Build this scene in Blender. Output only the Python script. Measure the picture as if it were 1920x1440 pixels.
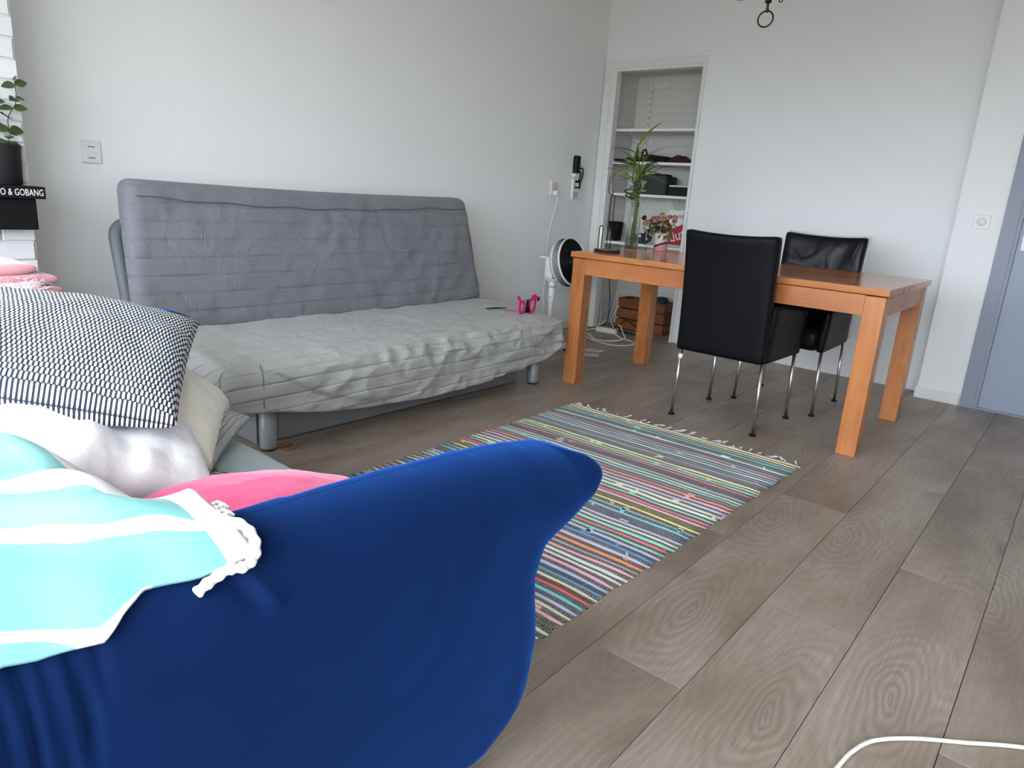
import bpy, bmesh, math, random
from mathutils import Vector, Matrix, noise
random.seed(7)
for o in list(bpy.data.objects): bpy.data.objects.remove(o, do_unlink=True)
scene = bpy.context.scene
C = scene.collection
R = math.radians

# ------------------------------------------------------------------ camera, world, light, exposure
CAM_H = 1.09
FPX, YAW, PITCH, ROLL = 1316.06, R(38.837), R(15.007), R(3.922)
fw = Vector((math.cos(YAW)*math.cos(PITCH), math.sin(YAW)*math.cos(PITCH), -math.sin(PITCH)))
rt0 = Vector((math.sin(YAW), -math.cos(YAW), 0)); up0 = rt0.cross(fw)
rt = math.cos(ROLL)*rt0 + math.sin(ROLL)*up0
up = -math.sin(ROLL)*rt0 + math.cos(ROLL)*up0
cd = bpy.data.cameras.new('camera'); cam = bpy.data.objects.new('camera', cd); C.objects.link(cam)
cd.sensor_width = 36; cd.lens = FPX*36/1920; cd.clip_start = 0.02
mw = Matrix((rt, up, -fw)).transposed().to_4x4(); mw.translation = (0, 0, CAM_H)
cam.matrix_world = mw
scene.camera = cam

world = bpy.data.worlds.new('World'); scene.world = world; world.use_nodes = True
wn = world.node_tree; wn.nodes.clear()
wo = wn.nodes.new('ShaderNodeOutputWorld'); wb = wn.nodes.new('ShaderNodeBackground')
wt = wn.nodes.new('ShaderNodeTexCoord'); ws = wn.nodes.new('ShaderNodeSeparateXYZ'); wr = wn.nodes.new('ShaderNodeValToRGB')
wm = wn.nodes.new('ShaderNodeMapRange'); wm.inputs[1].default_value = -1; wm.inputs[2].default_value = 1
wn.links.new(wt.outputs['Generated'], ws.inputs[0]); wn.links.new(ws.outputs['Z'], wm.inputs[0]); wn.links.new(wm.outputs[0], wr.inputs[0])
wr.color_ramp.elements[0].position = 0.46; wr.color_ramp.elements[0].color = (.20, .21, .19, 1)      # the street below
wr.color_ramp.elements[1].position = 0.52; wr.color_ramp.elements[1].color = (.80, .88, 1.0, 1)      # bright overcast
e = wr.color_ramp.elements.new(1.0); e.color = (.92, .97, 1.0, 1)
wn.links.new(wr.outputs[0], wb.inputs[0]); wb.inputs[1].default_value = 5.0
wn.links.new(wb.outputs[0], wo.inputs[0])

WIN = (-1.30, 3.00, 0.45, 2.18)           # window opening in the wall behind the camera: y0 y1 z0 z1
XB = -0.75                                 # that wall
ld = bpy.data.lights.new('window_daylight', 'AREA'); ld.shape = 'RECTANGLE'
ld.size = WIN[1]-WIN[0]; ld.size_y = WIN[3]-WIN[2]; ld.cycles.is_portal = True
lo = bpy.data.objects.new('window_daylight', ld); C.objects.link(lo)
lo.location = (XB-.10, (WIN[0]+WIN[1])/2, (WIN[2]+WIN[3])/2)
lo.rotation_euler = Vector((1, 0, 0)).to_track_quat('-Z', 'Z').to_euler()

vs = scene.view_settings
vs.view_transform = 'Standard'; vs.look = 'None'; vs.gamma = 1; vs.use_curve_mapping = False
vs.exposure = 1.62

# ------------------------------------------------------------------ helpers
def link_obj(name, me, mat=None, parent=None, smooth=False, world=True):
    o = bpy.data.objects.new(name, me); C.objects.link(o)
    if mat is not None and isinstance(me, bpy.types.Mesh) and not me.materials: me.materials.append(mat)
    if smooth:
        for p in me.polygons: p.use_smooth = True
    if parent is not None:
        o.parent = parent
        if world:
            off = parent.location.copy(); pp = parent.parent
            while pp: off += pp.location; pp = pp.parent
            me.transform(Matrix.Translation(-off))
    return o
def obj(name, bm, mat=None, parent=None, smooth=False, world=True):
    me = bpy.data.meshes.new(name)
    bmesh.ops.recalc_face_normals(bm, faces=bm.faces)
    bm.to_mesh(me); bm.free()
    return link_obj(name, me, mat, parent, smooth, world)
def inst(name, me, parent, loc, rot=(0, 0, 0), scale=(1, 1, 1)):
    o = bpy.data.objects.new(name, me); C.objects.link(o); o.parent = parent
    o.location = loc; o.rotation_euler = rot; o.scale = scale
    return o
def tag(o, label=None, cat=None, group=None, kind=None):
    if label: o['label'] = label
    if cat: o['category'] = cat
    if group: o['group'] = group
    if kind: o['kind'] = kind
    return o
def thing(name, label, cat, loc=(0, 0, 0), group=None, rotz=0):
    o = bpy.data.objects.new(name, None); C.objects.link(o); o.location = loc; o.rotation_euler = (0, 0, rotz)
    o.empty_display_size = .05
    return tag(o, label, cat, group)
def struct(name, bm, mat, label=None):
    return tag(obj(name, bm, mat), label, None, None, 'structure')
def B(): return bmesh.new()
def box(bm, x0, x1, y0, y1, z0, z1):
    v = [bm.verts.new((x, y, z)) for x in (x0, x1) for y in (y0, y1) for z in (z0, z1)]
    for f in ((0, 1, 3, 2), (4, 6, 7, 5), (0, 4, 5, 1), (2, 3, 7, 6), (0, 2, 6, 4), (1, 5, 7, 3)): bm.faces.new([v[i] for i in f])
    return bm
def bbox(bm, x0, x1, y0, y1, z0, z1, r=.004, seg=2):
    b2 = B(); box(b2, x0, x1, y0, y1, z0, z1)
    bmesh.ops.bevel(b2, geom=b2.edges[:]+b2.verts[:], offset=r, segments=seg, affect='EDGES', profile=.5)
    me = bpy.data.meshes.new('t'); b2.to_mesh(me); b2.free(); bm.from_mesh(me); bpy.data.meshes.remove(me)
    return bm
def prism(bm, pts, axis, a, b):
    """polygon pts in the two other axes, extruded from a to b along axis"""
    def mk(p, t):
        return (t, p[0], p[1]) if axis == 'x' else (p[0], t, p[1]) if axis == 'y' else (p[0], p[1], t)
    A = [bm.verts.new(mk(p, a)) for p in pts]; Bv = [bm.verts.new(mk(p, b)) for p in pts]
    bm.faces.new(A); bm.faces.new(Bv[::-1]); n = len(pts)
    for i in range(n): bm.faces.new((A[i], Bv[i], Bv[(i+1) % n], A[(i+1) % n]))
    return bm
def tube(bm, pts, r, seg=8, caps=True, closed=False):
    pts = [Vector(p) for p in pts]; n = len(pts); rings = []
    rr = r if isinstance(r, (list, tuple)) else [r]*n
    up_ = None
    for i, p in enumerate(pts):
        a = pts[(i-1) % n] if (closed or i > 0) else p; b = pts[(i+1) % n] if (closed or i < n-1) else p
        t = (b-a).normalized()
        if up_ is None: up_ = t.orthogonal().normalized()
        up_ = (up_ - t*up_.dot(t)).normalized(); s = t.cross(up_)
        rings.append([bm.verts.new(p + rr[i]*(math.cos(k*2*math.pi/seg)*up_ + math.sin(k*2*math.pi/seg)*s)) for k in range(seg)])
    for i in range(n if closed else n-1):
        A, Bv = rings[i], rings[(i+1) % n]
        for k in range(seg): bm.faces.new((A[k], A[(k+1) % seg], Bv[(k+1) % seg], Bv[k]))
    if caps and not closed: bm.faces.new(rings[0][::-1]); bm.faces.new(rings[-1])
    return bm
def smooth_path(pts, n=6):
    pts = [Vector(p) for p in pts]; out = []
    for i in range(len(pts)-1):
        p0 = pts[max(i-1, 0)]; p1 = pts[i]; p2 = pts[i+1]; p3 = pts[min(i+2, len(pts)-1)]
        for k in range(n):
            t = k/n
            out.append(.5*((2*p1)+(p2-p0)*t+(2*p0-5*p1+4*p2-p3)*t*t+(3*p1-p0-3*p2+p3)*t**3))
    out.append(pts[-1]); return out
def lathe(bm, prof, c=(0, 0, 0), seg=24, M=None):
    c = Vector(c); rings = []
    for r, z in prof:
        ring = []
        for k in range(seg):
            a = 2*math.pi*k/seg; p = Vector((r*math.cos(a), r*math.sin(a), z))
            ring.append(bm.verts.new(c + (M @ p if M else p)))
        rings.append(ring)
    for i in range(len(rings)-1):
        for k in range(seg): bm.faces.new((rings[i][k], rings[i][(k+1) % seg], rings[i+1][(k+1) % seg], rings[i+1][k]))
    if prof[0][0] > 1e-4: bm.faces.new(rings[0][::-1])
    if prof[-1][0] > 1e-4: bm.faces.new(rings[-1])
    bmesh.ops.remove_doubles(bm, verts=bm.verts[:], dist=1e-6)
    return bm
def rbox(x0, x1, y0, y1, z0, z1, r, step, fn=None):
    """rounded box with an even grid, then fn(p, n) -> p"""
    bm = B(); L = (x1-x0, y1-y0, z1-z0); o = Vector((x0, y0, z0)); lim = [max(2, int(l/step)) for l in L]; vd = {}
    def V(i, j, k):
        key = (i, j, k)
        if key not in vd:
            p = Vector((L[0]*i/lim[0], L[1]*j/lim[1], L[2]*k/lim[2]))
            q = Vector([min(max(p[a], r), L[a]-r) if L[a] > 2*r else L[a]/2 for a in range(3)])
            d = p-q
            m = max(abs(d.x), abs(d.y), abs(d.z)); n = d.normalized() if d.length > 1e-9 else Vector((0, 0, 1))
            p = q + n*min(r, m) if d.length > 1e-9 else p
            p = p + o
            if fn: p = fn(p, n)
            vd[key] = bm.verts.new(p)
        return vd[key]
    for a in range(3):
        b, c = (a+1) % 3, (a+2) % 3
        for s in (0, lim[a]):
            for i in range(lim[b]):
                for j in range(lim[c]):
                    ks = []
                    for di, dj in ((0, 0), (1, 0), (1, 1), (0, 1)):
                        k = [0, 0, 0]; k[a] = s; k[b] = i+di; k[c] = j+dj; ks.append(V(*k))
                    bm.faces.new(ks)
    return bm
def soften(bm, voxel=.012, iters=10, factor=.5, fn=None):
    me = bpy.data.meshes.new('tmp'); bmesh.ops.recalc_face_normals(bm, faces=bm.faces); bm.to_mesh(me); bm.free()
    o = bpy.data.objects.new('tmp', me); C.objects.link(o)
    m = o.modifiers.new('r', 'REMESH'); m.mode = 'VOXEL'; m.voxel_size = voxel
    s = o.modifiers.new('s', 'SMOOTH'); s.iterations = iters; s.factor = factor
    dg = bpy.context.evaluated_depsgraph_get(); dg.update()
    out = bpy.data.meshes.new_from_object(o.evaluated_get(dg))
    bpy.data.objects.remove(o, do_unlink=True); bpy.data.meshes.remove(me)
    if fn:
        new = [fn(v.co.copy(), v.normal.copy()) for v in out.vertices]      # read all normals before moving anything
        for v, p in zip(out.vertices, new): v.co = p
    return out
def grid(nu, nv, fn, uv=None, closed_u=False):
    bm = B(); V = [[bm.verts.new(fn(i/(nu-1), j/(nv-1))) for j in range(nv)] for i in range(nu)]
    lay = bm.loops.layers.uv.new('UVMap')
    for i in range(nu-1):
        for j in range(nv-1):
            f = bm.faces.new((V[i][j], V[i+1][j], V[i+1][j+1], V[i][j+1]))
            for l, (a, b) in zip(f.loops, ((i, j), (i+1, j), (i+1, j+1), (i, j+1))): l[lay].uv = (a/(nu-1), b/(nv-1))
    return bm
def solidify(o, t, off=-1):
    m = o.modifiers.new('solid', 'SOLIDIFY'); m.thickness = t; m.offset = off; return o
def fbm(p, s, oct=3):
    v = 0; a = 1; q = Vector(p)*s
    for _ in range(oct): v += a*noise.noise(q); q = q*2.03+Vector((3.1, 1.7, 9.2)); a *= .5
    return v
def interp(tab, x):
    if x <= tab[0][0]: return tab[0][1]
    for (a, va), (b, vb) in zip(tab, tab[1:]):
        if x <= b: return va+(vb-va)*(x-a)/(b-a)
    return tab[-1][1]
def sstep(a, b, x):
    t = min(1, max(0, (x-a)/(b-a))); return t*t*(3-2*t)
def text_mesh(s, size, extrude=.0004):
    cu = bpy.data.curves.new('txt', 'FONT'); cu.body = s; cu.size = size; cu.extrude = extrude; cu.resolution_u = 3
    o = bpy.data.objects.new('txt', cu); C.objects.link(o)
    dg = bpy.context.evaluated_depsgraph_get(); dg.update()
    me = bpy.data.meshes.new_from_object(o.evaluated_get(dg))
    bpy.data.objects.remove(o, do_unlink=True); return me

# ------------------------------------------------------------------ materials
def srgb(r, g, b):
    f = lambda c: c/12.92 if c <= .04045 else ((c+.055)/1.055)**2.4
    return (f(r/255), f(g/255), f(b/255), 1)
MC = {}
class Mat:
    def __init__(s, name, color, rough=.5, metal=0, **kw):
        s.m = bpy.data.materials.new(name); s.m.use_nodes = True; s.t = s.m.node_tree
        s.b = s.t.nodes['Principled BSDF']
        s.b.inputs['Base Color'].default_value = color; s.b.inputs['Roughness'].default_value = rough; s.b.inputs['Metallic'].default_value = metal
        for k, v in kw.items(): s.b.inputs[k.replace('_', ' ')].default_value = v
    def n(s, typ, **props):
        nd = s.t.nodes.new('ShaderNode'+typ); ins = props.pop('ins', {})
        for k, v in props.items(): setattr(nd, k, v)
        for k, v in ins.items(): s.set(nd.inputs[k], v)
        return nd
    def set(s, sock, v):
        if isinstance(v, bpy.types.NodeSocket): s.t.links.new(v, sock)
        elif isinstance(v, bpy.types.Node): s.t.links.new(v.outputs[0], sock)
        else: sock.default_value = v
    def math(s, op, a, b=0., c=0.):
        nd = s.n('Math', operation=op); s.set(nd.inputs[0], a); s.set(nd.inputs[1], b); s.set(nd.inputs[2], c); return nd.outputs[0]
    def mix(s, f, a, b, blend='MIX'):
        nd = s.n('Mix', data_type='RGBA', blend_type=blend); s.set(nd.inputs[0], f); s.set(nd.inputs[6], a); s.set(nd.inputs[7], b); return nd.outputs[2]
    def ramp(s, f, stops):
        nd = s.n('ValToRGB'); s.set(nd.inputs[0], f); cr = nd.color_ramp
        while len(cr.elements) < len(stops): cr.elements.new(.5)
        for el, (p, c) in zip(cr.elements, stops): el.position = p; el.color = c
        return nd.outputs[0]
    def coord(s, kind='Object', scale=(1, 1, 1), rot=(0, 0, 0)):
        tc = s.n('TexCoord'); mp = s.n('Mapping'); s.t.links.new(tc.outputs[kind], mp.inputs[0])
        mp.inputs['Scale'].default_value = scale; mp.inputs['Rotation'].default_value = rot; return mp.outputs[0]
    def pos(s): return s.n('NewGeometry').outputs['Position']
    def noise(s, vec, scale=5., detail=3., rough=.5, dist=0.):
        nd = s.n('TexNoise', ins={'Scale': scale, 'Detail': detail, 'Roughness': rough, 'Distortion': dist}); s.set(nd.inputs['Vector'], vec); return nd.outputs['Fac']
    def scl(s, vec, sc):
        nd = s.n('VectorMath', operation='MULTIPLY'); s.set(nd.inputs[0], vec); nd.inputs[1].default_value = sc; return nd.outputs[0]
    def bump(s, h, strength=.3, dist=.01):
        nd = s.n('Bump', ins={'Strength': strength, 'Distance': dist}); s.set(nd.inputs['Height'], h); s.set(s.b.inputs['Normal'], nd.outputs[0]); return s
    def col(s, v): s.set(s.b.inputs['Base Color'], v); return s
    def rgh(s, v): s.set(s.b.inputs['Roughness'], v); return s
def mat(name, color, rough=.5, metal=0, bump=None, var=None, **kw):
    if name in MC: return MC[name]
    if max(color[:3]) < .02 and metal == 0: kw.setdefault('Specular_IOR_Level', .2)
    M = Mat(name, color, rough, metal, **kw)
    if bump or var: P = M.coord('Object')
    if var:
        f = M.noise(P, var[0], 4); c2 = [min(1, c*(1-var[1])) for c in color[:3]]+[1]; c3 = [min(1, c*(1+var[1])) for c in color[:3]]+[1]
        M.col(M.mix(f, c2, c3))
    if bump: M.bump(M.noise(P, bump[0], 4), bump[1], bump[2] if len(bump) > 2 else .01)
    MC[name] = M.m; return M.m

wall_m = mat('white wall paint', (.89, .885, .865, 1), .75, bump=(60, .06, .004), var=(1.3, .012))
wall_far_m = mat('white smooth wall paint', (.86, .865, .86, 1), .6, bump=(40, .04, .004), var=(1.1, .012))
ceil_m = mat('ceiling paint', (.80, .80, .79, 1), .8, bump=(90, .1, .004))
brick_m = mat('white painted brick', (.72, .72, .71, 1), .55, bump=(55, .25, .006), var=(9, .03))
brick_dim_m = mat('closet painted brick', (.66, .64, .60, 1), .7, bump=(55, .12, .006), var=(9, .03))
trim_m = mat('white gloss trim', (.80, .80, .77, 1), .35, bump=(25, .03, .004))
shelf_m = mat('white shelf laminate', (.80, .80, .77, 1), .4, bump=(30, .02, .003))
door_m = mat('grey blue door paint', srgb(146, 156, 172), .45, bump=(60, .04, .003), var=(3, .03))
jamb_m = mat('grey metal door frame', srgb(137, 144, 157), .45, bump=(80, .05, .003), var=(4, .04))
glass_lit_m = mat('hallway lit frosted glass', (.85, .9, .9, 1), .35, bump=(120, .1, .003))  # off-white base colour stands in for the lit hallway behind the pane
chrome_m = mat('brushed steel', (.62, .60, .57, 1), .28, 1.0, bump=(200, .05, .002))
black_m = mat('matt black plastic', (.012, .012, .013, 1), .45, bump=(120, .05, .002))
white_pl_m = mat('white plastic', (.80, .80, .79, 1), .35, bump=(100, .02, .002))
cream_pl_m = mat('cream plastic', (.74, .70, .65, 1), .4, bump=(100, .02, .002))
cable_w_m = mat('white cable rubber', (.78, .76, .70, 1), .45, bump=(150, .03, .002))
cable_b_m = mat('black cable rubber', (.015, .015, .015, 1), .5, bump=(150, .03, .002))
hole_m = mat('dark socket hole', (.02, .02, .02, 1), .7, bump=(150, .03, .002))

def wood_floor():
    M = Mat('grey oak laminate', (.2, .17, .15, 1), .42)
    oi = M.n('ObjectInfo'); pos = M.pos()
    off = M.n('CombineXYZ'); M.set(off.inputs[0], M.math('MULTIPLY', oi.outputs['Random'], 37.)); M.set(off.inputs[1], M.math('MULTIPLY', oi.outputs['Random'], 91.))
    ad = M.n('VectorMath', operation='ADD'); M.set(ad.inputs[0], pos); M.set(ad.inputs[1], off.outputs[0]); P = ad.outputs[0]
    warp = M.noise(M.scl(P, (2.2, 7, 1)), 1.0, 2, .5)
    dn = M.n('TexNoise', ins={'Scale': 1.0, 'Detail': 2.0}); M.set(dn.inputs['Vector'], M.scl(P, (2.5, 6, 1)))
    dv = M.n('VectorMath', operation='SCALE', ins={'Scale': .42}); M.set(dv.inputs[0], dn.outputs['Color'])
    av = M.n('VectorMath', operation='ADD'); M.set(av.inputs[0], M.scl(P, (1.25, 4.0, 1))); M.set(av.inputs[1], dv.outputs[0])
    vo = M.n('TexVoronoi', voronoi_dimensions='2D', ins={'Scale': 1.0, 'Randomness': 1.0}); M.set(vo.inputs['Vector'], av.outputs[0])
    dist = vo.outputs['Distance']
    ln = M.math('SINE', M.math('ADD', M.math('MULTIPLY', M.math('POWER', dist, .8), 82.), M.math('MULTIPLY', warp, 9.)))
    amp = M.math('SUBTRACT', 1., M.math('SMOOTH_MIN', M.math('MULTIPLY', dist, 1.35), .85, .2))
    ln = M.math('MULTIPLY', M.math('MULTIPLY_ADD', ln, .5, .5), M.math('MULTIPLY', amp, 1.25))
    fine = M.noise(M.scl(P, (5, 170, 1)), 1.0, 3, .6)
    pores = M.noise(M.scl(P, (18, 320, 1)), 1.0, 2, .5)
    tone = M.noise(M.scl(P, (1.6, 3.5, 1)), 1.0, 3, .55)
    knot = M.noise(M.scl(P, (2.0, 5.5, 1)), 1.0, 2, .5)
    c = M.ramp(tone, [(.30, srgb(132, 115, 101)), (.48, srgb(163, 148, 135)), (.72, srgb(187, 175, 164))])
    c = M.mix(M.math('MULTIPLY', ln, .40), c, srgb(112, 98, 86))
    c = M.mix(M.math('MULTIPLY', M.math('SUBTRACT', fine, .25), 1.0), c, srgb(118, 103, 91))
    c = M.mix(M.math('MULTIPLY', M.math('GREATER_THAN', pores, .62), .20), c, srgb(92, 80, 71))
    c = M.mix(M.ramp(knot, [(.70, (0, 0, 0, 1)), (.80, (.7, .7, .7, 1))]), c, srgb(98, 84, 73))
    br = M.math('MULTIPLY_ADD', oi.outputs['Random'], .06, .87)
    vm = M.n('VectorMath', operation='SCALE'); M.set(vm.inputs[0], c); M.set(vm.inputs['Scale'], br)
    M.col(vm.outputs[0])
    h = M.math('ADD', M.math('MULTIPLY', fine, .6), M.math('MULTIPLY', ln, .25))
    M.bump(h, .22, .002)
    M.rgh(M.math('MULTIPLY_ADD', fine, .15, .36))
    return M.m
floor_m = wood_floor()
TONES = {'crate wood '+a: [(.25, srgb(104, 54, 30)), (.5, srgb(124, 68, 38)), (.78, srgb(142, 84, 50))] for a in 'xyz'}
def teak(name, axis, gloss=.22):
    M = Mat(name, (.4, .2, .1, 1), .36)
    oi = M.n('ObjectInfo'); pos = M.pos()
    off = M.n('CombineXYZ')
    for k in range(3): M.set(off.inputs[k], M.math('MULTIPLY', oi.outputs['Random'], 17.+9*k))
    ad = M.n('VectorMath', operation='ADD'); M.set(ad.inputs[0], pos); M.set(ad.inputs[1], off.outputs[0]); P = ad.outputs[0]
    def sc(l, t): return tuple(l if k == 'xyz'.index(axis) else t for k in range(3))
    field = M.noise(M.scl(P, sc(1.6, 7)), 1.0, 1.5, .4, .4)
    ln = M.math('MULTIPLY_ADD', M.math('SINE', M.math('MULTIPLY', field, 55.)), .5, .5)
    fine = M.noise(M.scl(P, sc(4, 140)), 1.0, 3, .6)
    tone = M.noise(M.scl(P, sc(1.5, 9)), 1.0, 3, .6)
    kn = M.noise(M.scl(P, sc(9, 22)), 1.0, 2, .5)
    c = M.ramp(tone, TONES.get(name, [(.25, srgb(170, 102, 53)), (.5, srgb(194, 124, 71)), (.78, srgb(211, 146, 92))]))
    c = M.mix(M.math('MULTIPLY', ln, .32), c, srgb(154, 92, 48))
    c = M.mix(M.math('MULTIPLY', fine, .28), c, srgb(138, 84, 48))
    c = M.mix(M.ramp(kn, [(.73, (0, 0, 0, 1)), (.82, (.5, .5, .5, 1))]), c, srgb(96, 52, 28))
    br = M.math('MULTIPLY_ADD', oi.outputs['Random'], .22, .89)
    vm = M.n('VectorMath', operation='SCALE'); M.set(vm.inputs[0], c); M.set(vm.inputs['Scale'], br); M.col(vm.outputs[0])
    M.bump(fine, .05 if gloss > .2 else .03, .001); M.rgh(M.math('MULTIPLY_ADD', fine, .12, gloss))
    return M.m
teak_top = teak('polished teak top', 'y', .10)
teak_x, teak_y, teak_z = teak('teak grain x', 'x'), teak('teak grain y', 'y'), teak('teak grain z', 'z')

def quilt_fabric(name, k, cool):
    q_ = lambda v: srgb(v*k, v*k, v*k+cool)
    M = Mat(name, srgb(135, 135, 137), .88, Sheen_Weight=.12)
    P = M.coord('Object'); tc = M.n('TexCoord'); sp = M.n('SeparateXYZ'); M.set(sp.inputs[0], tc.outputs['UV'])
    wv = M.math('ADD', M.math('MULTIPLY', sp.outputs['Y'], 1.0), M.math('MULTIPLY', M.noise(M.scl(P, (3, 3, 3)), 1., 2), .10))
    fr = M.math('FRACT', wv); d = M.math('ABSOLUTE', M.math('SUBTRACT', fr, .5))         # groove at .5
    gro = M.math('SMOOTH_MIN', M.math('MULTIPLY', d, 7.), 1., .3)
    wr = M.noise(P, 11, 5, .6, .8); sl = M.noise(M.scl(P, (60, 500, 500)), 1., 2); sl2 = M.noise(M.scl(P, (400, 60, 60)), 1., 2)
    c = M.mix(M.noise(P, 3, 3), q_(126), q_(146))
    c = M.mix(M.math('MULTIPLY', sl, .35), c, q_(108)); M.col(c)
    h = M.math('ADD', M.math('MULTIPLY', gro, .45), M.math('ADD', M.math('MULTIPLY', wr, 1.1), M.math('MULTIPLY', M.math('ADD', sl, sl2), .12)))
    M.bump(h, .85, .012)
    return M.m
grey_cloth = quilt_fabric('grey quilted cotton', .90, 6); seat_cloth = quilt_fabric('pale warm grey quilted cotton', 1.30, -3)  # seat copy of the cotton is paler and warmer than the back
def velvet(name, dark, edge, sheen=.6):
    M = Mat(name, dark, .8, Sheen_Weight=sheen, Sheen_Roughness=.42, Specular_IOR_Level=.06)
    M.b.inputs['Sheen Tint'].default_value = edge
    P = M.coord('Object'); f = M.noise(P, 6, 4, .6)
    M.col(M.mix(f, [c*.82 for c in dark[:3]]+[1], [min(1, c*1.2) for c in dark[:3]]+[1]))
    M.bump(M.noise(P, 260, 2), .10, .002); return M.m
blue_m = velvet('royal blue velvet', (.0018, .010, .048, 1), (.038, .18, .72, 1), .72)
pink_m = velvet('pink velvet', (.60, .075, .19, 1), (1, .55, .65, 1))
seat_m = mat('pale blue grey linen', srgb(168, 180, 182), .9, bump=(220, .15, .002), var=(6, .04), Sheen_Weight=.1)
white_cl = mat('white cotton', (.90, .90, .92, 1), .85, bump=(12, .4, .02), var=(5, .02), Sheen_Weight=.1)
cream_cl = mat('cream cotton', (.86, .84, .75, 1), .85, bump=(16, .3, .010), var=(5, .03), Sheen_Weight=.1)
pinkwool_m = mat('soft pink fleece', srgb(206, 142, 150), .95, bump=(140, .35, .003), var=(8, .05), Sheen_Weight=.4)
fur_m = mat('pale pink fur', srgb(232, 208, 212), .95, bump=(140, .4, .004), var=(15, .08))
def leather():
    M = Mat('black leather', (.005, .005, .0065, 1), .4, Specular_IOR_Level=.12)
    P = M.coord('Object'); M.bump(M.math('ADD', M.math('MULTIPLY', M.noise(P, 420, 2), .10), M.noise(P, 7, 3, .5, .7)), .25, .012)
    M.rgh(M.math('MULTIPLY_ADD', M.noise(P, 6, 3), .25, .32)); return M.m
leather_m = leather()
def wrinkled_leather():
    M = Mat('creased black leather', (.006, .006, .009, 1), .3, Specular_IOR_Level=.2)
    P = M.coord('Object'); M.bump(M.noise(M.scl(P, (1, 1.2, .8)), 6, 2, .4, .9), .55, .03); return M.m
leather_w = wrinkled_leather()
def dash_weave(name, nu, nv):
    M = Mat(name, (1, 1, 1, 1), .9)
    tc = M.n('TexCoord'); sp = M.n('SeparateXYZ'); M.set(sp.inputs[0], tc.outputs['UV'])
    v = M.math('MULTIPLY', sp.outputs['Y'], nv); row = M.math('FLOOR', v); fv = M.math('FRACT', v)
    sh = M.math('MULTIPLY', M.math('MODULO', row, 2.), .5)
    jit = M.math('MULTIPLY', M.noise(M.scl(tc.outputs['UV'], (9, 9, 1)), 1., 2), .6)
    fu = M.math('FRACT', M.math('ADD', M.math('ADD', M.math('MULTIPLY', sp.outputs['X'], nu), sh), jit))
    du = M.math('ABSOLUTE', M.math('SUBTRACT', fu, .5)); dv = M.math('ABSOLUTE', M.math('SUBTRACT', fv, .5))
    rnd = M.math('ADD', M.math('POWER', M.math('MULTIPLY', du, 3.9), 3.), M.math('POWER', M.math('MULTIPLY', dv, 2.1), 6.))
    f = M.math('LESS_THAN', rnd, 1.)
    M.col(M.mix(f, srgb(30, 38, 54), (.82, .84, .87, 1)))
    M.bump(M.math('MULTIPLY', f, 1.), .25, .003); return M.m
dash_m = dash_weave('black and white dash weave', 60, 36)
def swirl():
    M = Mat('black swirl print', (0, 0, 0, 1), .8); P = M.coord('Object')
    f = M.math('FRACT', M.math('MULTIPLY', M.noise(P, 24, 2, .5, 1.2), 5.))
    M.col(M.mix(M.math('GREATER_THAN', f, .72), (.01, .01, .012, 1), (.75, .74, .68, 1))); return M.m
swirl_m = swirl()
def aqua():
    M = Mat('aqua and white throw', (1, 1, 1, 1), .85, Sheen_Weight=.1)
    tc = M.n('TexCoord'); sp = M.n('SeparateXYZ'); M.set(sp.inputs[0], tc.outputs['UV'])
    wob = M.noise(M.scl(tc.outputs['UV'], (2.2, 3.5, 1)), 1., 2)
    x = M.math('ADD', M.math('ADD', M.math('MULTIPLY', sp.outputs['X'], .55), M.math('MULTIPLY', sp.outputs['Y'], 1.35)), M.math('MULTIPLY', wob, .55))
    fr = M.math('FRACT', M.math('MULTIPLY', x, 2.6))
    w = M.math('MAXIMUM', M.math('GREATER_THAN', fr, .80), M.math('GREATER_THAN', sp.outputs['X'], .93))
    M.col(M.mix(w, srgb(122, 186, 185), (.78, .79, .78, 1)))
    M.bump(M.noise(M.coord('Object'), 300, 2), .15, .002); return M.m
aqua_m = aqua()
# ------------------------------------------------------------------ the room
XF, YL, YR, ZC = 5.30, 3.50, -1.60, 2.68
XE = 5.11                                   # the entry wall stands proud of the far wall
fl = struct('floor', box(B(), XB, XF+.42, YR, YL, -.06, -.012), mat('dark floor joint', (.03, .026, .022, 1), .8, bump=(40, .1, .004)), 'grey oak laminate floor')
y = .041-.2487*7
row = 0
ends = {0: 1.55, 1: 1.77, 2: 1.71, -1: 2.6}
while y < YL:
    y0, y1 = max(y, YR), min(y+.2487, YL); x = XB - ((row*.53) % 1.38)
    while x < XF+.42:
        x0, x1 = max(x, XB), min(x+1.38, XF+.42)
        if x1-x0 > .02:
            obj('floor_plank', bbox(B(), x0+.0006, x1-.0006, y0+.0008, y1-.0008, -.012, 0, .0008, 1), floor_m, fl)
        x += 1.38
    y += .2487; row += 1
struct('wall_left', box(B(), XB-.1, XF+.5, YL, YL+.1, 0, ZC), wall_m, 'white painted wall behind the grey sofa bed')
struct('wall_right', box(B(), XB-.1, XF+.1, YR-.1, YR, 0, ZC), wall_m)
struct('ceiling', box(B(), XB-.1, XF+.5, YR-.1, YL+.1, ZC, ZC+.1), ceil_m)
bm = B()                                    # far wall with the closet opening
OY0, OY1, OZ = 2.60, 3.425, 2.145
box(bm, XF, XF+.06, .74, OY0, 0, ZC); box(bm, XF, XF+.06, OY0, OY1, OZ, ZC); box(bm, XF, XF+.06, OY1, YL, 0, ZC)
struct('wall_far', bm, wall_far_m, 'white far wall with closet opening')
DY0, DY1, DZ = -.50, .42, 2.10
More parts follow.
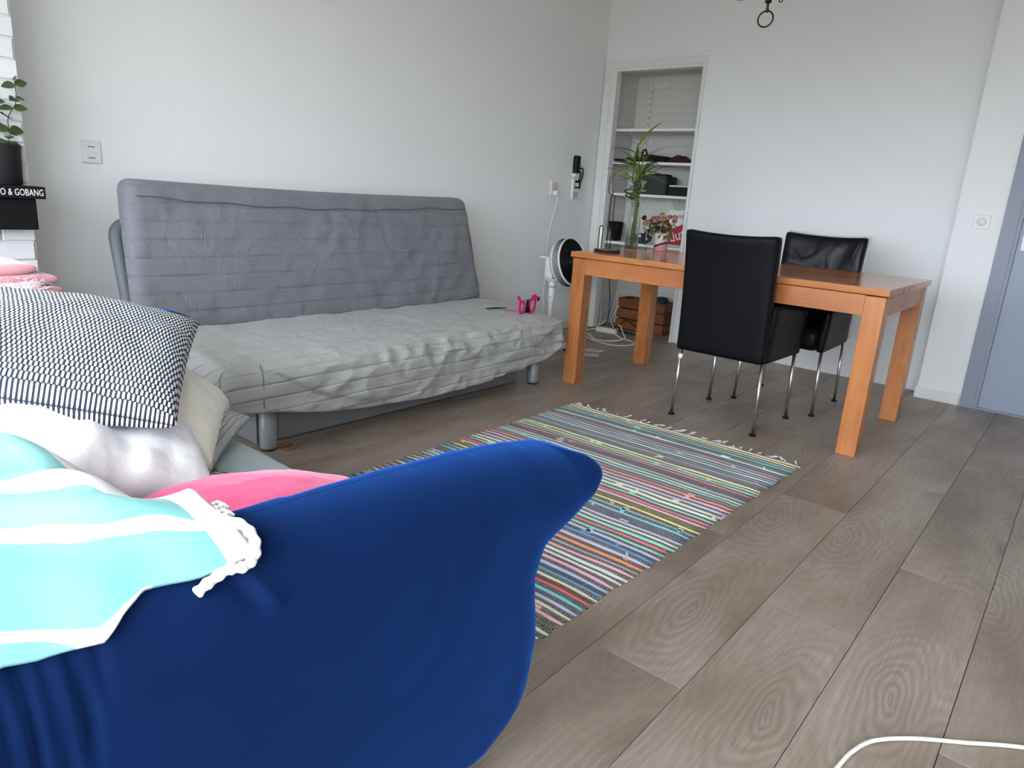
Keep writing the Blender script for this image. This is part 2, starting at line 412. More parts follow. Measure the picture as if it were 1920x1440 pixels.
bm = B(); box(bm, XE, XF+.06, DY1, .74, 0, ZC); box(bm, XE, XF+.06, YR, DY0, 0, ZC); box(bm, XE, XF+.06, DY0, DY1, DZ, ZC)
struct('wall_entry', bm, wall_far_m, 'white wall section beside the grey door')
bm = B()
box(bm, XB-.15, XB, YR-.1, WIN[0], 0, ZC); box(bm, XB-.15, XB, WIN[1], YL+.1, 0, ZC)
box(bm, XB-.15, XB, WIN[0], WIN[1], 0, WIN[2]); box(bm, XB-.15, XB, WIN[0], WIN[1], WIN[3], ZC)
struct('wall_back', bm, wall_m)
bm = B(); t = .055
n = 4
for k in range(n+1):
    yy = WIN[0]+(WIN[1]-WIN[0]-t)*k/n; box(bm, XB-.12, XB-.05, yy, yy+t, WIN[2], WIN[3])
box(bm, XB-.12, XB-.05, WIN[0], WIN[1], WIN[2], WIN[2]+t); box(bm, XB-.12, XB-.05, WIN[0], WIN[1], WIN[3]-t, WIN[3])
w1 = struct('window_1', bm, trim_m)
Mg = Mat('window glass', (1, 1, 1, 1)); Mg.t.nodes.remove(Mg.b); o_ = Mg.t.nodes['Material Output']
tr = Mg.n('BsdfTransparent'); gl = Mg.n('BsdfGlossy', ins={'Roughness': .02}); mx = Mg.n('MixShader', ins={0: .06})
Mg.t.links.new(tr.outputs[0], mx.inputs[1]); Mg.t.links.new(gl.outputs[0], mx.inputs[2]); Mg.t.links.new(mx.outputs[0], o_.inputs[0])
for k in range(n):
    a = WIN[0]+(WIN[1]-WIN[0]-t)*k/n+t; b = WIN[0]+(WIN[1]-WIN[0]-t)*(k+1)/n
    obj('pane', box(B(), XB-.088, XB-.082, a, b, WIN[2]+t, WIN[3]-t), Mg.m, w1)
obj('window_sill', bbox(B(), XB-.02, XB+.12, WIN[0]-.05, WIN[1]+.05, WIN[2]-.03, WIN[2], .004), trim_m, w1)

# skirting boards
struct('baseboard_left', bbox(B(), 1.0, XF-.002, YL-.014, YL, 0, .065, .003), trim_m)
struct('baseboard_entry', bbox(B(), XE-.014, XE, DY1+.082, .752, 0, .072, .003), trim_m, 'low white skirting board beside the grey door')
struct('baseboard_right', bbox(B(), XB, XE, YR, YR+.014, 0, .07, .003), trim_m)

# closet: side, back, top of painted brick
CX1 = 5.69; CY0, CY1 = 2.52, 3.405
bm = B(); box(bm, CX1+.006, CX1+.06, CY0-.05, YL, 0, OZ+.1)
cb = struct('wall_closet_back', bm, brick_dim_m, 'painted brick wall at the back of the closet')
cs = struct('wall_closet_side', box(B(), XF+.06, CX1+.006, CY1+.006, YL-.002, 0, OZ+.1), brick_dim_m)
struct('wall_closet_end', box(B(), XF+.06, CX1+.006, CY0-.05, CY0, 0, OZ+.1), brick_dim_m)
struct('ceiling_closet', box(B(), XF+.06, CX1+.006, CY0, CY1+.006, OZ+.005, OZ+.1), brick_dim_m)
def brick_mesh(l, h, d, m, r=.004):
    me = bpy.data.meshes.new('brick'); b = B(); box(b, 0, l, -d, 0, 0, h)
    ed = [e for e in b.edges if all(v.co.y < -d/2 for v in e.verts)]
    bmesh.ops.bevel(b, geom=ed, offset=r, segments=1, affect='EDGES')
    bmesh.ops.recalc_face_normals(b, faces=b.faces); b.to_mesh(me); b.free(); me.materials.append(m)
    for p in me.polygons: p.use_smooth = False
    return me
def brick_wall(parent, org, ang, length, height, m, bl=.215, bh=.066, j=.007, d=.008):
    """courses on the plane through org; local +x runs along ang, bricks proud towards local -y"""
    cache = {}; z = 0; k = 0
    while z+bh <= height+.001:
        x = 0; first = bl/2 if k % 2 else bl
        while x < length-.01:
            l = min(first if x == 0 else bl, length-x)
            key = round(l, 3)
            if key not in cache: cache[key] = brick_mesh(l-(j if x+l < length-.001 else 0), bh-j, d, m)
            p = Vector((math.cos(ang)*x, math.sin(ang)*x, z)) + Vector(org)
            dd = random.uniform(-.0012, .0012)
            p += Vector((math.sin(ang), -math.cos(ang), 0))*dd
            inst('brick', cache[key], parent, p, (0, 0, ang))
            x += l
        z += bh; k += 1
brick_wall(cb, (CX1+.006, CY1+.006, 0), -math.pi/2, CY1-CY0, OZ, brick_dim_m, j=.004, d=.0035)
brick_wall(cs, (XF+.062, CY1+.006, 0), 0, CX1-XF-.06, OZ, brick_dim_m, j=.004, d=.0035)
# closet door frame
bm = B()
box(bm, XF-.022, XF, OY1-.005, YL-.012, 0, OZ+.06); box(bm, XF-.022, XF, OY0-.008, OY0+.012, 0, OZ+.06); box(bm, XF-.022, XF, OY0+.012, OY1-.005, OZ+.005, OZ+.06)
box(bm, XF-.012, XF+.06, OY1-.030, OY1-.005, 0, OZ+.02); box(bm, XF-.010, XF+.06, OY1-.05, OY1-.03, 0, OZ-.0)
box(bm, XF-.012, XF+.06, OY0+.012, OY0+.02, 0, OZ); box(bm, XF-.012, XF+.06, OY0+.02, OY1-.05, OZ-.02, OZ+.005)
struct('trim_1', bm, trim_m, 'white door frame around the closet opening')
bm = B(); bbox(bm, XF-.008, XF, OY0-.05, YL-.012, OZ+.085, OZ+.095, .002)
struct('trim_2', bm, wall_far_m)

# grey door
bm = B(); J = .075
box(bm, XE-.012, XE+.10, DY1, DY1+J, 0, DZ+J); box(bm, XE-.012, XE+.10, DY0-J, DY0, 0, DZ+J); box(bm, XE-.012, XE+.10, DY0, DY1, DZ, DZ+J)
box(bm, XE-.004, XE+.10, DY1-.02, DY1, 0, DZ); box(bm, XE+.06, XE+.10, DY1-.035, DY1-.02, 0, DZ)
struct('trim_3', bm, jamb_m, 'grey metal door frame')
bm = B(); gy1, gy0, gz0, gz1 = .382, DY0+.12, .975, 1.95; x0, x1 = XE+.008, XE+.048
box(bm, x0, x1, gy1, DY1-.022, .012, DZ-.005); box(bm, x0, x1, DY0+.004, gy0, .012, DZ-.005)
box(bm, x0, x1, gy0, gy1, .012, gz0); box(bm, x0, x1, gy0, gy1, gz1, DZ-.005)
d = struct('door_1', bm, door_m, 'grey blue door with glass pane')
obj('door_pane', box(B(), x0+.014, x0+.022, gy0, gy1, gz0, gz1), glass_lit_m, d)
bm = B(); tube(bm, smooth_path([(x0, DY0+.06, 1.03), (x0-.045, DY0+.06, 1.03), (x0-.05, DY0+.10, 1.03), (x0-.05, DY0+.17, 1.03)], 4), .009, 8); bbox(bm, x0-.008, x0, DY0+.035, DY0+.085, .93, 1.10, .003)
obj('door_handle', bm, chrome_m, d)
box_ = bbox(B(), XE-.004, XE+.10, DY0, DY1-.02, 0, .011, .002); obj('threshold', box_, jamb_m, d)

# chimney breast of white painted brick and its black mantel
CHX, CHY = .960, 3.20
ch = struct('wall_chimney', box(B(), -.30, CHX-.004, CHY+.006, YL, 0, ZC), brick_m, 'white painted brick chimney breast')
brick_wall(ch, (CHX-.86, CHY+.006, 0), 0, .86, ZC, brick_m, bh=.0725, j=.006, d=.010)
brick_wall(ch, (CHX-.004, CHY+.003, 0), math.pi/2, .297, ZC, brick_m, bh=.0725, j=.006, d=.006)
o = tag(obj('mantel_shelf', bbox(B(), -.2, .952, 3.12, 3.2, .845, .958, .003), mat('black stained wood', (.004, .004, .004, 1), .6, bump=(30, .08, .004))), 'black mantel block on the white brick chimney', 'mantel')

# ------------------------------------------------------------------ grey sofa bed
SX0, SX1 = 1.31, 3.385
sofa = thing('sofa_bed', 'grey sofa bed in a wrinkled quilted cover against the wall', 'sofa', (2.37, 2.8, 0))
steel_grey = mat('grey powder coated steel', srgb(150, 152, 154), .4, .2, bump=(120, .04, .002))
for lx, ly in ((1.515, 2.50), (3.285, 2.49), (1.515, 3.2), (3.285, 3.2)):
    lg = obj('leg', lathe(B(), [(.034, .008), (.036, .02), (.036, .215)], (lx, ly, 0), 20), steel_grey, sofa, True)
    obj('foot_cap', lathe(B(), [(.030, 0), (.033, .004), (.033, .010)], (lx, ly, 0), 20), black_m, lg)
# frame rails with bolts
fr = obj('frame_rail', bbox(B(), 1.40, 3.33, 2.535, 2.56, .165, .215, .003), steel_grey, sofa)
for bx in (1.47, 1.72): obj('bolt', lathe(B(), [(.008, 0), (.008, .004), (.004, .006)], (bx, 2.535, .185), 10, Matrix.Rotation(R(90), 3, 'X')), chrome_m, fr)
obj('frame_rail', bbox(B(), 1.40, 1.425, 2.56, 3.2, .165, .215, .003), steel_grey, sofa)
obj('frame_rail', bbox(B(), 3.305, 3.33, 2.56, 3.2, .165, .215, .003), steel_grey, sofa)
stb = obj('storage_box', bbox(B(), 1.50, 3.225, 2.565, 3.15, .004, .165, .004), mat('grey storage box board', srgb(126, 127, 130), .6, bump=(60, .05, .003)), sofa)
obj('bolt', lathe(B(), [(.006, 0), (.006, .004), (.003, .005)], (2.05, 2.565, .09), 10, Matrix.Rotation(R(90), 3, 'X')), chrome_m, stb)
# back frame tube seen beside the back cushion
bm = B(); tube(bm, smooth_path([(1.262, 3.10, .36), (1.262, 3.16, .58), (1.262, 3.215, .77), (1.267, 3.232, .825), (1.29, 3.24, .855), (1.34, 3.25, .862)], 6), .026, 10)
bm2 = B(); tube(bm2, smooth_path([(3.43, 3.10, .36), (3.43, 3.16, .58), (3.43, 3.215, .79), (3.42, 3.235, .86), (3.36, 3.25, .88)], 6), .021, 10)
obj('back_frame', bm, mat('dark grey steel', srgb(92, 96, 100), .6, 0, bump=(100, .05, .002)), sofa, True)
obj('back_frame', bm2, MC['dark grey steel'], sofa, True)
for bxx in (1.245, 3.43):
    obj('hinge_bracket', bbox(B(), bxx-.02, bxx+.02, 2.95, 3.14, .16, .38, .004), MC['dark grey steel'], sofa)
# mattress core
obj('mattress', rbox(SX0+.03, SX1-.03, 2.42, 3.02, .215, .385, .03, .06), mat('mattress ticking', (.5, .5, .5, 1), .9, bump=(100, .1, .003)), sofa, True)
# seat cover: drapes over the seat and hangs down in front and at both ends
skirt = [(1.325, .212), (1.43, .205), (1.50, .198), (1.62, .172), (1.75, .150), (1.946, .127), (2.297, .112), (2.75, .119), (3.063, .145), (3.25, .180), (3.355, .215), (3.405, .25)]
def seat_path(x):
    zl = interp(skirt, x); sag = .012*math.sin(math.pi*(x-SX0)/(SX1-SX0))
    zt = .432 - .010*sag/.012
    return [(3.06, .425), (2.95, .432-sag), (2.75, .425-sag*1.3), (2.58, .412-sag), (2.46, .400), (2.415, .388), (2.388, .362), (2.378, .33), (2.376, .28), (2.382, (.28+zl)/2), (2.392+.012*math.sin(x*7), zl), (2.42, zl+.004)]
def seat_fn(u, v):
    # u along x, beyond the ends the cloth turns down
    L = SX1-SX0; drop = .17; s = -drop+u*(L+2*drop); x = min(max(s, 0), L)+SX0; ov = -min(s, 0) if s < 0 else max(s-L, 0)
    pth = seat_path(x); t = v*(len(pth)-1); i = min(int(t), len(pth)-2); f = t-i
    # catmull
    P = [Vector((0, a, b)) for a, b in pth]
    p0, p1, p2, p3 = P[max(i-1, 0)], P[i], P[i+1], P[min(i+2, len(P)-1)]
    p = .5*((2*p1)+(p2-p0)*f+(2*p0-5*p1+4*p2-p3)*f*f+(p3-p0+3*p1-3*p2)*f**3)
    y, z = p.y, p.z
    fr_ = sstep(2.62, 2.40, y)
    # wrinkles
    q = Vector((x, y*1.5, z*1.5))
    rdg = lambda v_: 1-abs(v_)*2.4
    w = .004*fbm(q, 4)+.010*rdg(noise.noise(q*5.5+Vector((1.5*z, 0, 3))))+.006*rdg(noise.noise(q*11+Vector((4, 1, 7))))
    w *= .45+1.1*fr_*sstep(1.5, 1.8, x)
    y -= w*fr_; z += w*(1-fr_*.8)
    # the diagonal tuck at the near corner, where the loose cloth folds over the fitted corner
    if y < 2.46:
        fold = interp([(1.42, .385), (1.50, .335), (1.60, .27), (1.72, .215), (1.95, .150), (2.3, .12)], x)
        if x > 1.415: y -= .022*sstep(fold+.004, fold+.03, z)*sstep(1.41, 1.47, x)*sstep(2.5, 2.0, x)*(1-sstep(.36, .42, z))
    if ov > 0:
        sg = -1 if s < 0 else 1; r = .035
        a = min(ov/r, math.pi/2); x = x+sg*r*math.sin(a); dz = r*(1-math.cos(a))+max(0, ov-r*math.pi/2)
        z = max(z-dz, min(.212, z))
        if y < 2.42: y += min(dz, .03)*.7
        x += sg*.004*fbm(Vector((y*2, z*2, 0)), 6)
    return Vector((x, y, z))
bm = grid(230, 74, seat_fn, None)
lay = bm.loops.layers.uv.active
for f in bm.faces:
    for l in f.loops: l[lay].uv = (l[lay].uv.x*20, l.vert.co.y*10 + l.vert.co.z*18)
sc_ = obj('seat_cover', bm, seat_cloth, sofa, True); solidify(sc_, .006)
# stitched seam lines of the fitted corner
sm = mat('dark grey seam thread', srgb(84, 84, 88), .9, bump=(200, .1, .002))
bm = B(); tube(bm, [(1.425, 2.3745, z) for z in (.225, .26, .30, .34)]+[(1.428, 2.385, .368), (1.432, 2.41, .392)], .0016, 5); obj('seam', bm, sm, sc_)
bm = B(); tube(bm, smooth_path([(1.285, 2.46, .25), (1.287, 2.45, .33), (1.30, 2.44, .375), (1.34, 2.44, .395)], 4), .0016, 5); obj('seam', bm, sm, sc_)
# back cushion
def back_fn(p, n):
    s = p.z; t = p.x; lo, hi = 0., .665
    h = s/.665
    # taper and lean: p.z runs up the cushion, p.y is its depth
    xl = 1.255+.040*h; xr = 3.425-.085*h
    x = xl+(xr-xl)*(p.x)
    q = Vector((x, s*1.6, 0))
    w = .006*fbm(q, 4)+.003*fbm(q+Vector((2, 7, 1)), 12, 2)
    w += .007*sstep(2.5, 3.0, x)*(1-abs(noise.noise(Vector((x*5-s*6, x*1.2+s*1.6, 3))))*2.4)+.002*(1-abs(noise.noise(Vector((x*6, s*9, 8))))*2.4)
    sagtop = -.012*math.sin(math.pi*min(1, max(0, p.x)))*sstep(.8, 1, h)
    sagbot = -.03*math.sin(math.pi*min(1, max(0, p.x)))*sstep(.25, 0, h)
    z = .415+s*.96+sagtop+sagbot; yy = 3.045+.12*h+p.y*1.0
    if n.y < 0 or p.y < .05: yy -= w*1.4+.018*math.sin(math.pi*min(1, max(0, h)))*math.sin(math.pi*p.x)
    return Vector((x, yy, z))
# build as a rounded box in (x in 0..1 scaled, depth, height) coordinates
bw = 2.15
bm = rbox(0, bw, 0, .135, 0, .665, .052, .018, lambda p, n: back_fn(Vector((p.x/bw, p.y, p.z)), n))
lay = bm.loops.layers.uv.new('UVMap')
for f in bm.faces:
    for l in f.loops: l[lay].uv = (l.vert.co.x*9, l.vert.co.z*13)
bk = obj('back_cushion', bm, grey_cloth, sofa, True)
pts = []
for k in range(40):
    t = k/39; x = 1.32+t*1.985; pts.append((x, 3.145-.006*math.sin(t*math.pi)-.012, .985-.028*math.sin(math.pi*min(1, t*1.15))*1.0+.004*math.sin(k)))
bm = B(); tube(bm, pts, .0022, 5); obj('seam', bm, sm, bk)
# things lying on the sofa bed
def flat_outline(pts, x, y0, z0, sc, thick, bm=None):
    bm = bm or B(); prism(bm, [(x+a*sc, z0+b*sc) for a, b in pts], 'y', y0, y0+thick); return bm
fg = thing('flamingo_glasses', 'pink flamingo shaped party glasses on the grey sofa seat', 'glasses', (3.27, 2.56, .41))
pinkp = mat('hot pink plastic', srgb(205, 40, 120), .35, bump=(90, .03, .002))
def ring_shape(cx, cz, w, h, t, lean):
    bm = B(); N = 20; o1 = []; i1 = []
    for k in range(N):
        a = 2*math.pi*k/N; sx = math.copysign(abs(math.cos(a))**.6, math.cos(a)); sz = math.copysign(abs(math.sin(a))**.6, math.sin(a))
        o1.append((cx+w*sx+lean*h*sz, cz+h*sz)); i1.append((cx+(w-t)*sx+lean*(h-t)*sz, cz+(h-t)*sz))
    for yy in (2.555, 2.562):
        pass
    vo = [[bm.verts.new((x, yy, z)) for x, z in o1] for yy in (2.555, 2.562)]; vi = [[bm.verts.new((x, yy, z)) for x, z in i1] for yy in (2.555, 2.562)]
    for k in range(N):
        j = (k+1) % N
        bm.faces.new((vo[0][k], vo[0][j], vi[0][j], vi[0][k])); bm.faces.new((vo[1][k], vi[1][k], vi[1][j], vo[1][j]))
        bm.faces.new((vo[0][k], vo[1][k], vo[1][j], vo[0][j])); bm.faces.new((vi[0][k], vi[0][j], vi[1][j], vi[1][k]))
    return bm
zb = .418
obj('eye_frame', ring_shape(3.222, zb+.040, .030, .040, .016, .0), pinkp, fg)
obj('eye_frame', ring_shape(3.318, zb+.045, .034, .048, .017, .15), pinkp, fg)
obj('flamingo_neck', prism(B(), [(3.200, zb+.062), (3.185, zb+.088), (3.172, zb+.102), (3.176, zb+.110), (3.190, zb+.108), (3.208, zb+.080)], 'y', 2.554, 2.563), pinkp, fg)
obj('flamingo_head', prism(B(), [(3.30, zb+.085), (3.312, zb+.108), (3.335, zb+.112), (3.368, zb+.094), (3.372, zb+.078), (3.352, zb+.088), (3.33, zb+.086)], 'y', 2.554, 2.563), pinkp, fg)
obj('beak', prism(B(), [(3.366, zb+.096), (3.384, zb+.088), (3.376, zb+.066), (3.368, zb+.074)], 'y', 2.553, 2.564), black_m, fg)
obj('bridge', prism(B(), [(3.245, zb+.006), (3.295, zb+.004), (3.295, zb+.014), (3.285, zb+.040), (3.279, zb+.075), (3.266, zb+.075), (3.262, zb+.035), (3.247, zb+.016)], 'y', 2.555, 2.562), black_m, fg)
obj('palm_leaf', prism(B(), [(3.245, zb+.076), (3.272, zb+.088), (3.305, zb+.078), (3.285, zb+.074), (3.262, zb+.073)], 'y', 2.553, 2.560), mat('green plastic', srgb(40, 110, 60), .4, bump=(90, .03, .002)), fg)
for sx in (3.20, 3.34): obj('temple_arm', tube(B(), [(sx, 2.562, zb+.02), (sx, 2.66, zb+.012)], .003, 6), pinkp, fg)
bm = B(); tube(bm, [(3.10, 2.73, .434), (3.16, 2.705, .436), (3.235, 2.685, .434)], [.004, .005, .002], 8)
tag(obj('pen', bm, black_m, None, True), 'thin black pen lying on the grey sofa seat', 'pen')
bm = B(); tube(bm, smooth_path([(1.565, 2.475, .006), (1.60, 2.465, .022), (1.608, 2.44, .010), (1.58, 2.43, .006), (1.555, 2.45, .006), (1.565, 2.475, .006)], 4), .004, 6)
tag(obj('hair_tie', bm, mat('orange and black elastic', srgb(150, 90, 30), .7, bump=(300, .3, .003), var=(90, .7)), None, True), 'small orange hair tie on the floor by the sofa bed leg', 'hair tie')

# ------------------------------------------------------------------ dining table
TX0, TX1, TY0, TY1, TZ = 3.465, 4.425, .685, 2.412, .797
table = thing('dining_table', 'solid teak dining table with square legs', 'table', ((TX0+TX1)/2, (TY0+TY1)/2, 0))
nb = 7
for k in range(nb):
    a = TX0+(TX1-TX0)*k/nb; b = TX0+(TX1-TX0)*(k+1)/nb
    obj('tabletop_board', bbox(B(), a+.0004, b-.0004, TY0, TY1, TZ-.032, TZ, .0022, 1), teak_top, table)
LG = .088; i_ = .012
for lx in (TX0+i_, TX1-i_-LG):
    for ly in (TY0+i_, TY1-i_-LG):
        obj('leg', bbox(B(), lx, lx+LG, ly, ly+LG, 0, TZ-.038, .003), teak_z, table)
az0, az1 = TZ-.038-.092, TZ-.036
ap = obj('apron', bbox(B(), TX0+i_+.004, TX0+i_+.028, TY0+i_+LG, TY1-i_-LG, az0, az1, .002), teak_y, table)
obj('apron', bbox(B(), TX1-i_-.028, TX1-i_-.004, TY0+i_+LG, TY1-i_-LG, az0, az1, .002), teak_y, table)
obj('apron', bbox(B(), TX0+i_+LG, TX1-i_-LG, TY0+i_+.004, TY0+i_+.028, az0, az1, .002), teak_x, table)
obj('apron', bbox(B(), TX0+i_+LG, TX1-i_-LG, TY1-i_-.028, TY1-i_-.004, az0, az1, .002), teak_x, table)
for k in (0, 1):
    obj('bracket_bolt', lathe(B(), [(.004, 0), (.004, .07), (.007, .07), (.007, .076)], (4.12, 1.165+.09*k-.04, TZ-.17), 8), chrome_m, table)

# ------------------------------------------------------------------ leather chairs
def make_chair(label, loc, rz, near):
    """origin under the seat centre, facing local +x"""
    t = thing('dining_chair', label, 'chair', loc, 'black leather dining chairs', rz)
    zb_ = .367; lm = leather_m if near else leather_w
    def bf(p, n):
        h = (p.z-zb_)/.625; lean = -.055*h*h-.012*h
        p.x += lean; dip = -.012*(1-(p.y/.23)**2)*sstep(.75, 1, h); p.z += dip
        p.y *= 1-.015*math.sin(math.pi*min(max(h, 0), 1))+.012*h
        p.x += .012*(p.y/.23)**2*sstep(.3, 1, h)
        return p
    obj('backrest', rbox(-.272, -.205, -.234, .234, zb_, zb_+.622, .016, .024, bf), lm, t, True, False)
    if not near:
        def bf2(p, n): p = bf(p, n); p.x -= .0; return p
        obj('reflection_panel', rbox(-.306, -.274, -.237, .237, zb_+.02, zb_+.630, .006, .03, bf2), mat('off white edge reflection', (.70, .69, .66, 1), .5, bump=(200, .08, .002)), t, True, False)  # added plate; its pale tone stands in for light reflected along the chair's edge
    obj('seat', rbox(-.21, .262, -.195, .195, zb_, .485, .022, .03, lambda p, n: p+Vector((0, 0, .012*(1-(p.y/.2)**2) if p.z > .45 else 0))), leather_m, t, True, False)
    for s in (-1, 1):
        def af(p, n):
            u = (p.x+.22)/.48; top = .655-.055*u*u
            p.z = zb_+(p.z-zb_)/.30*(top-zb_); p.x += .0*(p.z-zb_); p.y += s*.012*sstep(zb_, .65, p.z); return p
        obj('armrest', rbox(-.22, .265, min(s*.195, s*.236), max(s*.195, s*.236), zb_, zb_+.30, .014, .024, af), leather_m, t, True, False)
    for lx in (-.232, .232):
        for ly in (-.228, .228):
            sx, sy = lx*.97, ly*.96
            l = obj('leg', tube(B(), [(lx, ly, .006), (sx, sy, zb_+.01)], .0085, 10), chrome_m, t, True, False)
            f = inst('foot_cap', foot_me, l, (lx, ly, 0))
            if near and lx < 0 and ly > 0:
                obj('leg_clip', lathe(B(), [(.0087, 0), (.013, .003), (.013, .022), (.0087, .026)], (lx*.975, ly*.965, .315), 12), white_pl_m, l, True, False)
    return t
foot_me = bpy.data.meshes.new('foot_cap'); b_ = lathe(B(), [(.017, 0), (.0175, .003), (.0175, .009), (.011, .012)], (0, 0, 0), 14); bmesh.ops.recalc_face_normals(b_, faces=b_.faces); b_.to_mesh(foot_me); b_.free(); foot_me.materials.append(black_m)
make_chair('black leather armchair on the rug side of the table, back to the sofa', (3.632, 1.385, 0), R(-.8), True)
make_chair('black leather armchair by the far wall with edge reflection built as a pale panel', (4.262, 1.300, 0), R(180+1.0), False)

# ------------------------------------------------------------------ rag rug
rug = thing('rag_rug', 'multicoloured striped rag rug with white fringe', 'rug', (2.2, 1.45, 0))
def rag_mat(name, dark):
    M = Mat(name, (1, 1, 1, 1), .95)
    oi = M.n('ObjectInfo'); pos = M.pos(); sp = M.n('SeparateXYZ'); M.set(sp.inputs[0], pos)
    nz = M.noise(pos, 70, 2); y = M.math('ADD', sp.outputs['Y'], M.math('MULTIPLY', nz, .006))
    fr = M.math('FRACT', M.math('MULTIPLY', y, 190.))
    th = M.math('GREATER_THAN', fr, .68 if dark else .86)
    patch = M.noise(pos, 11, 2)
    if dark:
        base = M.mix(M.math('GREATER_THAN', patch, .66), (.012, .012, .014, 1), oi.outputs['Color'])
        M.col(M.mix(th, base, M.mix(.6, oi.outputs['Color'], (.5, .49, .46, 1))))
    else:
        base = M.mix(M.noise(pos, 140, 2), oi.outputs['Color'], M.mix(.25, oi.outputs['Color'], (.9, .9, .88, 1)))
        base = M.mix(M.math('GREATER_THAN', patch, .72), base, (.02, .02, .022, 1))
        M.col(M.mix(M.math('MULTIPLY', th, .55), base, (.05, .05, .05, 1)))
    M.bump(M.math('ADD', M.noise(pos, 220, 2), fr), .5, .003); return M.m
rag_c, rag_d = rag_mat('rag strip', False), rag_mat('dark rag strip', True)
PAL = dict(w=(224, 224, 216), c=(222, 218, 190), p=(232, 172, 186), k=(226, 98, 120), a=(112, 198, 206), m=(146, 214, 190), l=(190, 190, 222), o=(240, 142, 92), r=(222, 66, 60), y=(232, 220, 110), g=(160, 162, 164), b=(70, 140, 190), t=(60, 110, 90), v=(116, 112, 140))
seq = 'wcpclarcblpwwpgolblmkmwlagypkmwclpovmwgkaywgvwapgvwtagywvgtwyvgwty'
def corner(u, v):      # u along the length 0..1, v across 0..1
    a = Vector((1.285, .898, 0)).lerp(Vector((3.150, .842, 0)), u); b = Vector((1.30, 2.045, 0)).lerp(Vector((3.128, 2.074, 0)), u)
    return a.lerp(b, v)
tot = []; r2 = random.Random(3)
ci = 0
for k in range(122):
    dark = k % 2 == 1 or r2.random() < .06
    tot.append((r2.uniform(.85, 1.35) if dark else r2.uniform(.7, 1.15), dark))
S = sum(a for a, _ in tot); u = 0
wob = [noise.noise(Vector((i*.37, 0, 0))) for i in range(400)]
for k, (wd, dark) in enumerate(tot):
    du = wd/S; nseg = 26; bm = B(); hz = r2.uniform(.006, .0085)
    rows = []
    for s in range(nseg+1):
        v = s/nseg
        def cc(uu): return uu + .0045*noise.noise(Vector((uu*14, v*5.5, 2.)))+.002*noise.noise(Vector((uu*40, v*13, 7.)))
        ext = (r2.random()*.010) if s in (0, nseg) else 0
        vv = v + (-ext if s == 0 else ext)
        a = corner(cc(u), vv); b = corner(cc(u+du), vv); m_ = a.lerp(b, .5); ww = (.55 if s in (0, nseg) else 1.02)
        a = m_+(a-m_)*ww; b = m_+(b-m_)*ww; h = hz*(.6 if s in (0, nseg) else 1)*(1+.25*noise.noise(Vector((k*3.3, v*9, 0))))
        z = .0015
        rows.append([bm.verts.new(p) for p in (a+Vector((0, 0, z)), a.lerp(b, .22)+Vector((0, 0, h*.8)), m_+Vector((0, 0, h)), a.lerp(b, .78)+Vector((0, 0, h*.8)), b+Vector((0, 0, z)))])
    for i in range(nseg):
        for j in range(4): bm.faces.new((rows[i][j], rows[i+1][j], rows[i+1][j+1], rows[i][j+1]))
        bm.faces.new((rows[i][4], rows[i+1][4], rows[i+1][0], rows[i][0]))
    bm.faces.new(rows[0]); bm.faces.new(rows[-1][::-1])
    o = obj('rag_strip', bm, rag_d if dark else rag_c, rug, True)
    if not dark: ch_ = seq[ci % len(seq)]; ci += 1
    o.color = srgb(*PAL[ch_])
    u += du
fringe_m = mat('white cotton fringe', (.74, .72, .67, 1), .95, bump=(300, .3, .003), var=(60, .1))
for k in range(34):
    v = (k+.5)/34+r2.uniform(-.012, .012); base = corner(1.0, v); L = r2.uniform(.03, .075) if r2.random() < .75 else .018
    a = R(r2.uniform(-75, 60)); pts = [base+Vector((-.006, 0, .005))]
    for s in range(1, 5):
        a += r2.uniform(-.5, .5); pts.append(pts[-1]+Vector((math.cos(a), math.sin(a), 0))*L/4+Vector((0, 0, r2.uniform(-.001, .003))))
    bm = B(); pp = smooth_path(pts, 3); tube(bm, pp, [.0032+.0015*math.sin(i*.9)*(i > 2) for i in range(len(pp))], 5)
    obj('tassel', bm, fringe_m, rug, True)
for k in range(16):
    v = (k+.3)/16*.9; base = corner(0.0, v); bm = B()
    L = r2.uniform(.02, .05); pp = smooth_path([base+Vector((.004, 0, .005)), base+Vector((-L*.5, r2.uniform(-.02, .02), .005)), base+Vector((-L*.7, r2.uniform(-.04, .02), .004))], 3)
    tube(bm, pp, .0034, 5); obj('tassel', bm, fringe_m, rug, True)

# ------------------------------------------------------------------ blue velvet sofa (seen over its arm)
bs = thing('velvet_sofa', 'royal blue velvet sofa with flared arms and wooden legs', 'sofa', (.55, 1.56, 0))
AY0, AY1 = .655, .825; FY0, FY1 = 2.295, 2.465
prof = [(-.06, .12), (-.06, .58), (-.02, .645), (.10, .676), (.4, .671), (.7, .661), (.85, .653), (.97, .640), (1.065, .624), (1.115, .607), (1.142, .583), (1.146, .560), (1.120, .528), (1.035, .496), (.962, .472), (.938, .42), (.956, .29), (.940, .182), (.872, .138), (.80, .114)]
edge = prof[3:18]
def edge_dist(x, z, edge=edge):
    best = 9
    for (ax, az), (bx, bz) in zip(edge, edge[1:]):
        dx, dz = bx-ax, bz-az; t = min(1, max(0, ((x-ax)*dx+(z-az)*dz)/(dx*dx+dz*dz))); best = min(best, math.hypot(x-ax-t*dx, z-az-t*dz))
    return best
